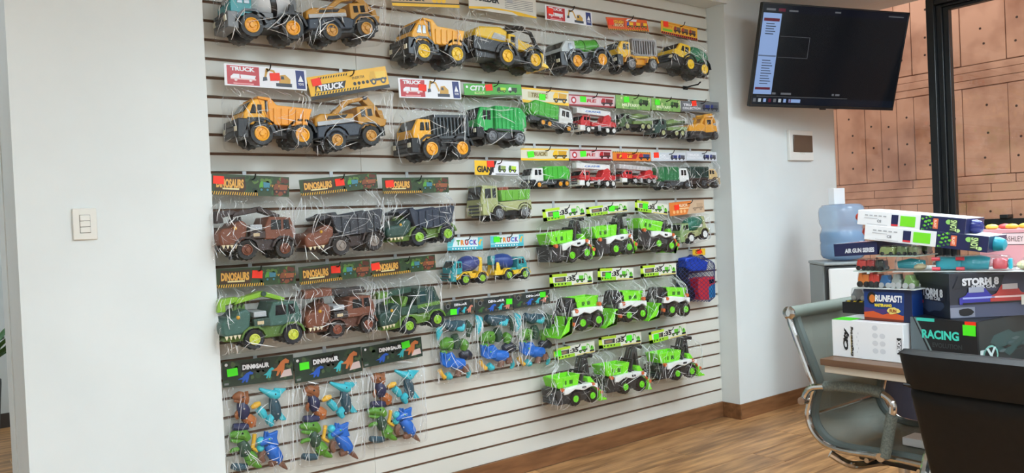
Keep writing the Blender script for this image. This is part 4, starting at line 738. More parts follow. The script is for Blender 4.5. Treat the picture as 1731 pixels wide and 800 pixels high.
def dinotruck(s, skin, dark, hub, kind, tire=TIRE, trim=None, tooth=None, arm=None):
    trim = trim or skin; arm = arm or trim; s.wheels(tire, hub, hs=.82); s.fenders(trim, k0=1.08, k1=1.25); s.P('chassis', trim, [([(.10, .18), (.96, .18), (.96, .42), (.10, .42)], .12, .88)])
    hd = s.P('dino_head', skin, [([(0, .34), (.04, .28), (.26, .30), (.34, .42), (.36, .66), (.30, .74), (.22, .70), (.16, .60), (.06, .60), (0, .52)], .04, .96)], bevel=.012, seg=3)
    s.P('jaw', trim, [([(.02, .20), (.22, .20), (.28, .30), (.05, .27)], .08, .92)], bevel=.006)
    for k in range(4): s.P('tooth', tooth or pm(226, 214, 180, .4), [([(.03+.05*k, .30), (.07+.05*k, .30), (.05+.05*k, .23)], .02, .07)], hd, 0)
    MB().ball(s.pt(.20, .60, .04), s.H*.035, 10).obj('eye', pm(220, 170, 60, .2), hd); MB().ball(s.pt(.04, .53, .10), s.H*.02, 8).obj('nostril', DK, hd)
    for k in range(3): s.P('crest_spike', trim, [([(.20+.05*k, .70), (.26+.05*k, .70), (.25+.05*k, .82)], .42, .58)], hd, .002)
    if kind == 'dump':
        s.bed(dark, [(.40, .44), (.92, .44), (1.0, .92), (.96, .96), (.44, .90), (.38, 1.0), (.33, .98)], .44, ribs=5); s.P('canopy', dark, [([(.22, .84), (.44, .92), (.42, 1.0), (.20, .92)], .1, .9)])
    if kind in ('excavator', 'crane'):
        cab(s, skin, [(.58, .38), (.96, .38), (1.0, .50), (.94, .78), (.64, .80), (.58, .60)], [[(.66, .56), (.80, .56), (.80, .74), (.67, .74)], [(.83, .56), (.92, .56), (.90, .74), (.83, .74)]])
        s.R('side_panel', dark, .38, .58, .40, .54, .0, .2); s.R('vent', SILV, .40, .56, .56, .66, .1, .9); s.R('badge', pm(206, 186, 150, .5), .42, .50, .44, .50, -.015, .0, None, .0005)
        if kind == 'excavator':
            b = s.P('boom', arm, [([(.22, .80), (.26, .90), (.58, 1.0), (.86, .84), (.84, .78), (.58, .90), (.28, .82)], .36, .64)]); s.P('stick', arm, [([(.06, .78), (.28, .86), (.26, .94), (.04, .92)], .38, .62)]); s.P('bucket', arm, [([(.0, .70), (.10, .70), (.10, .92), (.02, .92)], .28, .72)]); s.T('pivot', dark, [(.58, .95, .3), (.58, .95, .7)], .010, parent=b)
        else:
            s.P('boom', dark, [([(.08, .88), (.10, 1.0), (.92, .96), (.92, .84)], .3, .7)]); s.R('boom_sleeve', skin, .06, .44, .86, 1.02, .26, .74); s.P('mast', dark, [([(.56, .80), (.70, .80), (.66, .88), (.58, .88)], .3, .7)])
    if kind == 'carrier':
        cab(s, skin, [(.60, .40), (.98, .40), (1.0, .56), (.92, .94), (.64, .96), (.60, .60)], [[(.66, .64), (.76, .64), (.76, .88), (.67, .88)], [(.80, .64), (.92, .64), (.89, .88), (.80, .88)]], glass=pm(40, 70, 74, .2))
        s.P('stripe', trim, [([(.61, .52), (.985, .52), (.985, .60), (.61, .60)], .04, .06)]); s.P('deck', dark, [([(.34, .44), (.60, .44), (.60, .60), (.36, .62)], .05, .95)]); s.P('tail_wing', trim, [([(.36, .62), (.44, .62), (.50, .80), (.46, .84)], .1, .9)]); s.P('boom', dark, [([(.10, .88), (.10, .98), (.62, 1.0), (.62, .88)], .3, .7)]); s.P('boom_tip', trim, [([(.08, .86), (.24, .87), (.24, 1.0), (.08, .99)], .28, .72)])
# ---------------------------------------------------------------- header cards
class Art:
    def __init__(s, card, w_, h_): s.card, s.w, s.h, s.mb = card, w_, h_, MB()
    def xy(s, x, z): return ((x-.5)*s.w, (z-.5)*s.h)
    def poly(s, pts, mt, lay=1): s.mb.flat([(*s.xy(x, z)[:1], -.0012-.0002*lay, s.xy(x, z)[1]) for x, z in pts], mt)
    def rect(s, x0, x1, z0, z1, mt, lay=1): s.poly([(x0, z0), (x1, z0), (x1, z1), (x0, z1)], mt, lay)
    def disc(s, x, z, r, mt, lay=2):   # r as a fraction of the height
        s.poly([(x+r*s.h/s.w*math.cos(t), z+r*math.sin(t)) for t in [k*math.pi/5 for k in range(10)]], mt, lay)
    def hazard(s, x0, x1, z0, z1, a, b, n=14, lay=1):
        s.rect(x0, x1, z0, z1, a, lay)
        for k in range(n): u = x0+(x1-x0)*k/n; d = (x1-x0)/n; s.poly([(u, z0), (u+d*.5, z0), (u+d*.9, z1), (u+d*.4, z1)], b, lay+1)
    def text(s, t, x, z, w_, h_, mt, bold=.03, shear=0, rot=0, lay=4):
        p = s.xy(x, z); letter(s.card, t, (p[0], -.0012-.0002*lay, p[1]), w_*s.w, h_*s.h, mt, bold=bold, shear=shear, rot=rot)
    def truck(s, x, z, w_, h_, body, bedc, wheel, lay=2):
        s.poly([(x, z+.25*h_), (x+w_, z+.25*h_), (x+w_, z+.45*h_), (x, z+.45*h_)], wheel, lay); s.poly([(x, z+.4*h_), (x+.35*w_, z+.4*h_), (x+.35*w_, z+h_), (x+.12*w_, z+h_), (x, z+.65*h_)], body, lay+1)
        s.poly([(x+.4*w_, z+.42*h_), (x+.95*w_, z+.42*h_), (x+w_, z+.9*h_), (x+.38*w_, z+.95*h_)], bedc, lay+1)
        for q in (.2, .78): s.disc(x+q*w_, z+.22*h_, .24*h_, wheel, lay+2); s.disc(x+q*w_, z+.22*h_, .11*h_, bedc, lay+3)
    def digger(s, x, z, w_, h_, c, dk, lay=2):
        s.poly([(x+.45*w_, z), (x+w_, z), (x+w_, z+.2*h_), (x+.45*w_, z+.2*h_)], dk, lay); s.poly([(x+.55*w_, z+.2*h_), (x+.95*w_, z+.2*h_), (x+.95*w_, z+.45*h_), (x+.78*w_, z+.7*h_), (x+.6*w_, z+.65*h_)], c, lay+1); s.poly([(x+.62*w_, z+.42*h_), (x+.74*w_, z+.42*h_), (x+.72*w_, z+.6*h_), (x+.63*w_, z+.6*h_)], dk, lay+2)
        s.poly([(x+.56*w_, z+.4*h_), (x+.4*w_, z+.9*h_), (x+.15*w_, z+h_), (x+.12*w_, z+.9*h_), (x+.36*w_, z+.8*h_), (x+.5*w_, z+.3*h_)], c, lay+1); s.poly([(x+.12*w_, z+h_), (x+.2*w_, z+.95*h_), (x+.12*w_, z+.45*h_), (x+.05*w_, z+.45*h_)], c, lay+1); s.poly([(x, z+.25*h_), (x+.16*w_, z+.3*h_), (x+.14*w_, z+.5*h_), (x+.02*w_, z+.48*h_)], dk, lay+2)
    def splash(s, cols, n, seed, lay=1, x0=0, x1=1, sz=.2):
        g = random.Random(seed)
        for k in range(n):
            x = g.uniform(x0+.02, x1-.02); z = g.uniform(.08, .92); r = g.uniform(.5, 1)*sz; m_ = 6
            pts = [(x+r*g.uniform(.5, 1)*s.h/s.w*math.cos(t), z+r*g.uniform(.5, 1)*math.sin(t)) for t in [q*2*math.pi/m_ for q in range(m_)]]
            s.poly([(min(max(a, .003), .997), min(max(b, .01), .99)) for a, b in pts], cols[k % len(cols)], lay+(k % 3)*.3)
    def dino(s, x, z, w_, h_, c, lay=3):
        s.poly([(x, z+.35*h_), (x+.3*w_, z+.5*h_), (x+.55*w_, z+.85*h_), (x+.8*w_, z+h_), (x+w_, z+.85*h_), (x+.97*w_, z+.7*h_), (x+.75*w_, z+.7*h_), (x+.72*w_, z+.4*h_), (x+.62*w_, z), (x+.5*w_, z+.02*h_), (x+.52*w_, z+.3*h_), (x+.35*w_, z), (x+.25*w_, z+.02*h_), (x+.33*w_, z+.3*h_)], c, lay)
    def done(s): s.mb.obj('print', None, s.card)
c_ = lambda *a: pm(*a, .32, 0, .5)
RD, WH, NV, YL, BK, OR, GR, TL_, GN2, CR, BR_, GY = c_(190, 36, 44), c_(236, 236, 240), c_(38, 52, 118), c_(246, 196, 40), c_(28, 28, 30), c_(236, 110, 34), c_(104, 196, 56), c_(60, 180, 190), c_(58, 104, 52), c_(224, 206, 150), c_(128, 72, 46), c_(128, 130, 132)
GOLD = c_(228, 170, 78); DG = c_(42, 66, 40); LG = c_(190, 226, 60); BL_ = c_(44, 92, 190)
def art_truck(A):
    A.rect(.03, .41, .06, .94, RD); A.text('TRUCK', .215, .80, .29, .20, WH, .05); A.truck(.07, .22, .3, .34, WH, WH, c_(230, 190, 190), 2); A.rect(.10, .34, .09, .15, c_(230, 150, 150), 2)
    A.digger(.45, .10, .36, .84, c_(206, 158, 62), c_(54, 60, 72)); A.poly([(.87, .06), (.985, .06), (.97, .94), (.86, .94)], NV); A.poly([(.89, .40), (.96, .40), (.925, .72)], WH, 2); A.text('TOYS', .925, .28, .07, .12, WH)
def art_ytruck(A):
    A.rect(0, 1, 0, .16, BK); A.hazard(.04, .62, .17, .27, YL, BK, 16); A.hazard(.12, .5, .84, .93, YL, BK, 12); A.poly([(.06, .30), (.42, .30), (.46, .62), (.08, .62)], BK, 2); A.text('TRUCK', .27, .46, .31, .27, WH, .05, .15); A.poly([(.07, .33), (.13, .33), (.10, .56)], YL, 5); A.text('INERTIA', .62, .68, .16, .12, c_(120, 90, 30), .02, .2)
    for k in range(4): A.disc(.56+.055*k, .42, .08, BK, 2)
    A.truck(.76, .25, .22, .6, c_(222, 170, 40), c_(240, 200, 70), c_(64, 70, 84))
def art_ytop(A): A.rect(0, 1, 0, .3, YL); A.rect(0, 1, .22, .30, BK, 2); [A.disc(.62+.07*k, .5, .2, YL, 3) for k in range(3)]; A.text('TRUCK', .28, .6, .4, .4, BK, .04)
def art_builder(A):
    A.poly([(0, 0), (.3, .14), (.62, .14), (.72, 0), (1, 0), (1, .08), (.7, .2), (.3, .24), (0, .12)], YL, 2); A.poly([(0, 0), (.28, .10), (0, .10)], BK, 1); A.text('BUILDER', .26, .60, .36, .30, BK, .05); A.text('TRUCK', .28, .86, .3, .15, c_(200, 150, 30), .03)
    for k in range(6): A.rect(.52, .95, .30+.09*k, .33+.09*k, GY, 2)
    A.rect(.55, .64, .60, .9, c_(180, 180, 184), 3)
def art_orange(A): A.hazard(.02, .98, .0, .10, c_(240, 180, 40), BK, 22); A.rect(.12, .42, .28, .82, c_(196, 60, 24), 2); A.text('TOUGH', .27, .66, .24, .26, YL, .04); A.text('TRUCK', .27, .40, .26, .22, CR, .04); [A.truck(.47+.17*k, .22, .15, .5, (BL_, c_(220, 60, 40), c_(150, 70, 60))[k], YL, BK) for k in range(3)]; A.poly([(.45, .8), (.7, .74), (.72, .92), (.5, .95)], WH, 3)
def art_yred(A): A.hazard(0, 1, 0, .16, c_(210, 60, 40), BK, 18); A.rect(.04, .30, .24, .42, c_(120, 190, 50), 2); A.text('CITY', .2, .62, .22, .2, OR, .04); [A.truck(.34+.21*k, .26, .19, .5, c_(170, 60, 50), c_(120, 90, 80), BK) for k in range(3)]; A.rect(.1, .9, .86, .92, c_(220, 130, 30), 2)
def art_green(A): A.text('CITY', .24, .62, .28, .46, WH, .04, .2); A.rect(.17, .34, .1, .3, c_(190, 230, 140), 2); A.text('TRUCK', .255, .2, .13, .13, GN2, .03, lay=6); A.disc(.05, .72, .12, WH); A.truck(.56, .22, .16, .5, DG, LG, BK); A.truck(.76, .22, .16, .5, WH, DG, BK); A.rect(.44, .98, .04, .1, GN2, 2)
def art_syel(A): A.poly([(0, 0), (1, 0), (1, .2), (.4, .12), (0, .2)], YL, 2); A.rect(0, 1, .88, 1, YL, 2); A.rect(.12, .55, .35, .75, c_(200, 190, 150), 2); A.text('TRUCK', .36, .54, .34, .3, c_(120, 100, 40), .03, .2, lay=5); A.truck(.66, .15, .3, .7, YL, c_(214, 160, 30), BK)
def art_sred(A): A.rect(0, 1, 0, .14, c_(150, 30, 40)); A.rect(0, 1, .88, 1, c_(150, 30, 40)); A.disc(.10, .5, .32, RD); A.disc(.10, .5, .17, WH, 3); A.rect(.22, .66, .3, .72, c_(226, 206, 206)); A.text('FIRE', .42, .52, .36, .3, RD, .03, .1); A.truck(.70, .16, .27, .66, RD, c_(120, 30, 36), BK)
def art_smil(A): A.splash([c_(150, 190, 110), c_(90, 140, 70), c_(200, 214, 150)], 26, 5, 1); A.text('MILITARY', .42, .3, .5, .22, c_(236, 240, 210), .03); A.truck(.66, .3, .28, .5, GN2, DG, BK, 4)
def art_coll(A): A.text('TRUCK', .24, .64, .38, .26, WH, .04); A.text('COLLECTION', .26, .32, .46, .22, WH, .03); A.truck(.55, .12, .2, .6, c_(60, 64, 78), NV, BK); A.truck(.77, .12, .2, .6, NV, c_(80, 84, 96), BK)
def art_sora(A): A.hazard(0, 1, .9, 1, YL, BK, 20); A.poly([(.1, .2), (.6, .2), (.66, .75), (.1, .75)], RD, 2); A.text('FIRE', .34, .48, .36, .3, YL, .04, .2); A.truck(.68, .12, .3, .7, RD, c_(60, 70, 120), BK)
def art_giant(A): A.poly([(0, 0), (.34, 0), (.48, 1), (0, 1)], YL); A.poly([(.30, 0), (.36, 0), (.5, 1), (.44, 1)], BK, 2); A.text('GIANT', .25, .40, .40, .46, BK, .05); A.truck(.52, .2, .18, .5, DG, c_(150, 170, 90), BK); A.truck(.76, .2, .18, .5, GN2, LG, BK); A.rect(.46, .98, .04, .1, BK)
def art_dinos(A):
    A.splash([DG, c_(60, 90, 48), c_(34, 52, 34), c_(92, 124, 58)], 30, 11, 1, .40, 1); A.splash([c_(128, 68, 44), c_(96, 48, 34)], 9, 4, 2, .78, .99, .2)
    A.poly([(.03, .20), (.40, .14), (.43, .34), (.41, .92), (.22, .84), (.05, .92)], c_(66, 44, 26), 2); A.text('DINOSAURS', .225, .56, .345, .44, GOLD, .05); A.rect(.13, .34, .26, .34, CR, 3)
    A.hazard(0, .58, 0, .16, c_(212, 164, 54), BK, 20, 2); A.hazard(.75, 1, .46, .58, c_(212, 164, 54), BK, 9, 3); A.truck(.60, .2, .14, .52, c_(90, 160, 60), c_(70, 130, 150), DG, 4); A.truck(.79, .12, .19, .52, BR_, c_(150, 84, 54), c_(60, 40, 34), 4)
def art_dino(A):
    A.splash([c_(52, 76, 56), c_(36, 52, 44), c_(80, 100, 66), c_(60, 66, 58)], 30, 21, 1); A.poly([(.25, .52), (.66, .52), (.66, .88), (.25, .88)], c_(30, 36, 36), 2.5); A.text('DIN', .335, .70, .13, .20, WH, .06); A.disc(.428, .70, .09, WH, 5); A.text('SAUR', .555, .70, .19, .20, WH, .06)
    A.dino(.20, .10, .22, .42, BL_); A.dino(.56, .16, .16, .42, TL_); A.dino(.68, .2, .26, .68, c_(206, 120, 70)); A.poly([(.80, .12), (.98, .16), (.96, .44), (.86, .40)], c_(214, 190, 186), 4); A.disc(.05, .86, .06, WH); A.rect(.02, .08, .08, .16, GY, 3)
def art_sdino(A):
    A.splash([c_(58, 70, 60), c_(36, 44, 44), c_(96, 86, 70)], 22, 9, 1); A.text('DIN', .42, .74, .16, .17, WH, .05); A.disc(.525, .74, .08, WH, 5); A.text('SAUR', .66, .74, .2, .17, WH, .05); A.disc(.13, .70, .17, GY, 3); A.disc(.13, .70, .13, BK, 4)
    A.dino(.30, .1, .24, .46, BL_); A.dino(.56, .12, .18, .42, TL_); A.dino(.72, .12, .24, .5, c_(206, 130, 110)); A.dino(.04, .1, .2, .36, GN2)
def art_ctruck(A):
    A.rect(0, 1, 0, .26, c_(70, 180, 196)); 
    for ch, x, cc in zip('TRUCK', (.30, .42, .54, .66, .78), (c_(60, 160, 60), c_(236, 140, 40), c_(200, 60, 50), c_(60, 140, 210), c_(110, 60, 160))): A.text(ch, x, .60, .10, .42, cc, .06)
    A.poly([(.0, .3), (.14, .3), (.2, .95), (0, .95)], c_(90, 196, 206), 2); A.rect(.86, 1, .25, 1, c_(90, 196, 206), 2); A.dino(.85, .32, .13, .55, c_(236, 180, 60)); [A.disc(.15+.08*k, .12, .07, WH) for k in range(9)]
def art_135(A):
    A.poly([(.0, 0), (.10, 0), (.06, 1), (0, 1)], LG); A.rect(.0, .5, .0, .30, c_(160, 210, 50), 1); A.rect(.0, .4, .78, 1, LG, 1); A.rect(.12, .33, .34, .72, c_(92, 92, 84), 2); A.text('1:35', .46, .54, .26, .40, BK, .05); A.rect(.15, .30, .42, .62, c_(150, 120, 96), 3)
    for k in range(4): A.disc(.13+.075*k, .17, .085, DG, 2)
    A.truck(.60, .18, .18, .6, WH, GR, BK); A.digger(.78, .12, .2, .78, GR, BK); A.rect(.55, .98, .03, .10, c_(226, 200, 60), 2)
def art_tan(A): A.poly([(0, 0), (.48, 0), (.64, 1), (0, 1)], c_(226, 130, 60)); A.text('TRUCK', .36, .70, .34, .22, c_(240, 214, 180), .04); [A.disc(.12+.1*k, .25, .13, c_(246, 190, 130), 3) for k in range(4)]; A.truck(.66, .2, .3, .6, c_(206, 180, 150), c_(190, 160, 130), c_(150, 126, 104)); A.rect(.2, .55, .42, .52, c_(240, 200, 150), 3)
def art_tag(A): A.poly([(0, .2), (.3, 0), (1, .3), (.8, 1), (.1, .8)], YL); A.text('CAR', .5, .5, .6, .4, RD, .05)
CARDS = {'truck': (WH, art_truck), 'ytruck': (c_(240, 184, 40), art_ytruck), 'ytop': (c_(206, 176, 130), art_ytop), 'builder': (c_(222, 218, 208), art_builder), 'orange': (c_(230, 96, 34), art_orange), 'yred': (c_(236, 176, 56), art_yred),
         'green': (c_(84, 176, 66), art_green), 'syel': (c_(226, 220, 196), art_syel), 'sred': (c_(222, 190, 194), art_sred), 'smil': (c_(132, 176, 96), art_smil), 'coll': (c_(108, 112, 116), art_coll), 'coll2': (c_(206, 210, 216), art_coll), 'sora': (c_(228, 130, 50), art_sora), 'giant': (WH, art_giant),
         'dinos': (c_(52, 70, 42), art_dinos), 'dino': (c_(44, 60, 50), art_dino), 'sdino': (c_(50, 56, 54), art_sdino), 'ctruck': (c_(224, 236, 238), art_ctruck), '135': (c_(226, 226, 212), art_135), 'tan': (c_(206, 176, 146), art_tan), 'tag': (c_(230, 190, 60), art_tag)}
def make_card(root, org, spec, kind, sticker):
    x, z, w_, h_, ang, yc = spec; base, fn = CARDS[kind]
    pts = [(-w_/2, -h_/2), (w_/2, -h_/2), (w_/2, h_/2), (-w_/2, h_/2)]
    if kind == 'orange': pts = [(-w_*.46, -h_/2), (-.1*w_, -h_*.42), (.02*w_, -h_/2), (w_/2, -h_/2), (w_*.46, h_*.42), (.2*w_, h_*.46), (0, h_/2), (-w_/2, h_/2)]
    if kind == '135': pts = [(-w_*.46, -h_/2), (w_/2, -h_/2), (w_/2, h_/2), (-w_/2, h_/2)]
    o = MB().prism(pts, -.0012, .0012).obj('header_card', base, root); o.location = (x-org[0], D-yc-org[1], z-org[2]); o.rotation_euler = (0, -ang, 0)
    A = Art(o, w_, h_); fn(A); A.done()
    if sticker:
        col, fx, fz = sticker; q = .018 if w_ > .24 else .016; px, pz = A.xy(fx, fz)
        st = MB().box(-q*1.15, q*1.15, -.0012, 0, -q*.85, q*.85).obj('price_sticker', col, o, loc=(px, -.0026, pz)); st.rotation_euler = (0, random.uniform(-.12, .12), 0)
    return o
# ---------------------------------------------------------------- clear bag hanging under a card
def make_bag(root, org, card, box, w_, bang, zt, seed, mt=None, margin=.006, name='bag'):
    """card: (x, z, w, h, ang, yc) or None; box: (x0, x1, z0) of the contents; zt: top of the contents"""
    x0, x1, z0 = box; yf1 = D-.03-w_-.013-org[1]; yb = D-.010-org[1]
    if card: cx, cz, cw, ch, ca, yc = card; zt0 = cz-ch/2; top = (cx, zt0, cw*.49, ca, D-yc-org[1])
    else: top = ((x0+x1)/2, zt+.10, (x1-x0)*.5, 0, D-.09-org[1])
    zb = z0-.012; bx = (x0+x1)/2; bw = (x1-x0)/2+margin; N, M_ = 40, 30; mb = MB(); tt = min(.75, max(.12, (top[1]-zt)/(top[1]-zb)))
    sm = lambda t: 0 if t <= 0 else 1 if t >= 1 else t*t*(3-2*t)
    for i in range(M_+1):
        t = i/M_; u = sm(t/(tt+.12)); cx_ = top[0]+(bx-top[0])*u; a = top[2]+(bw-top[2])*u; z = top[1]+(zb-top[1])*t; an = top[3]+(bang-top[3])*u
        v = sm(t/(tt+.02)); yf = top[4]-.003+(yf1-top[4]+.003)*v; yk = top[4]+.003+(yb-top[4]-.003)*v
        e = 1 if t < .9 else math.sqrt(max(0, 1-((t-.9)/.1)**2))*.8+.2
        ym = (yf+yk)/2; hd = (yk-yf)/2*e; a *= .9+.1*e
        for j in range(N):
            ph = 2*math.pi*j/N; c, s_ = math.cos(ph), math.sin(ph)
            p = 2/4.0; X = a*math.copysign(abs(c)**p, c); Y = hd*math.copysign(abs(s_)**p, s_)
            k = min(1, .25+t*4); n1 = noise.noise((c*4.5+seed*3.1, s_*4.5, t*2.2)); n2 = 1-abs(noise.noise((c*10+seed, s_*10+X*40, t*3.2+seed)))*2; n3 = noise.noise((X*60+seed, z*26, Y*40))
            d = k*(.006*n1+.0045*max(0, n2-.35)+.003*n3); l_ = math.hypot(X/a, Y/max(hd, 1e-4)); 
            X += d*X/a/max(l_, .3); Y2 = ym+Y+d*(Y/max(hd, 1e-4))/max(l_, .3)
            mb.v.append((cx_+X-org[0], min(Y2, D-.004-org[1]), z+math.tan(an)*X*(1 if card else 0)-org[2]))
    for i in range(M_):
        for j in range(N): mb.f.append([i*N+j, i*N+(j+1) % N, (i+1)*N+(j+1) % N, (i+1)*N+j]); mb.mi.append(0)
    mb.f.append([M_*N+j for j in range(N)]); mb.mi.append(0)
    o = mb.obj(name, mt or BAG, root, smooth=60)
    # folds of the film as thin white ridges, their colour standing in for glare
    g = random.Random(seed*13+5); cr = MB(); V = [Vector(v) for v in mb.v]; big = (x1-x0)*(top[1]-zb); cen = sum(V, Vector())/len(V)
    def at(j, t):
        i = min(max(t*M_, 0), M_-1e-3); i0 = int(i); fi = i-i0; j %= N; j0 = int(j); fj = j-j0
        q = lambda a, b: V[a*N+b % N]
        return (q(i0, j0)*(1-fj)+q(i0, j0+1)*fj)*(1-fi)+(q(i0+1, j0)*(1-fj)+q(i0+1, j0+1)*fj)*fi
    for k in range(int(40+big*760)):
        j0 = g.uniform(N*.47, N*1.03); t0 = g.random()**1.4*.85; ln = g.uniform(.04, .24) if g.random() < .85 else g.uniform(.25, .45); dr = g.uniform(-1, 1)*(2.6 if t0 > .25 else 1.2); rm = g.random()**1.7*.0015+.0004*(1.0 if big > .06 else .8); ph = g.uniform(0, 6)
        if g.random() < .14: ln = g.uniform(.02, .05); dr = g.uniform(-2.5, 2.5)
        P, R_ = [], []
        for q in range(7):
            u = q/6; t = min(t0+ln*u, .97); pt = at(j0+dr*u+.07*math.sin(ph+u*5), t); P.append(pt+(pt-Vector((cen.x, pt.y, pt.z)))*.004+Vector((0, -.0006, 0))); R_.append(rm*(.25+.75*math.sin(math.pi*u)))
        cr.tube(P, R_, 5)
    co = cr.obj('film_folds', GLARE_CREASE, o); co['kind'] = 'stuff'
    return o
HOOKM = pm(48, 46, 46, .35, .6)
def make_hook(x, z, yc, what):
    g = ZG-PITCH*round((ZG-z-.012)/PITCH); t = thing('display_hook', 'dark metal slatwall hook holding '+what, 'hook', (x, D, g), group='slatwall hooks'); dz = z-g
    MB().box(-.008, .008, -.0025, -.0003, min(-.006, dz-.004), max(.006, dz+.004)).obj('bracket', pm(196, 198, 200, .4, .3), t, .0006)
    MB().tube([(0, -.002, dz), (0, -.03, dz), (0, -yc-.02, dz), (0, -yc-.034, dz+.006), (0, -yc-.042, dz+.020)], .0026, 6).obj('prong', HOOKM, t)
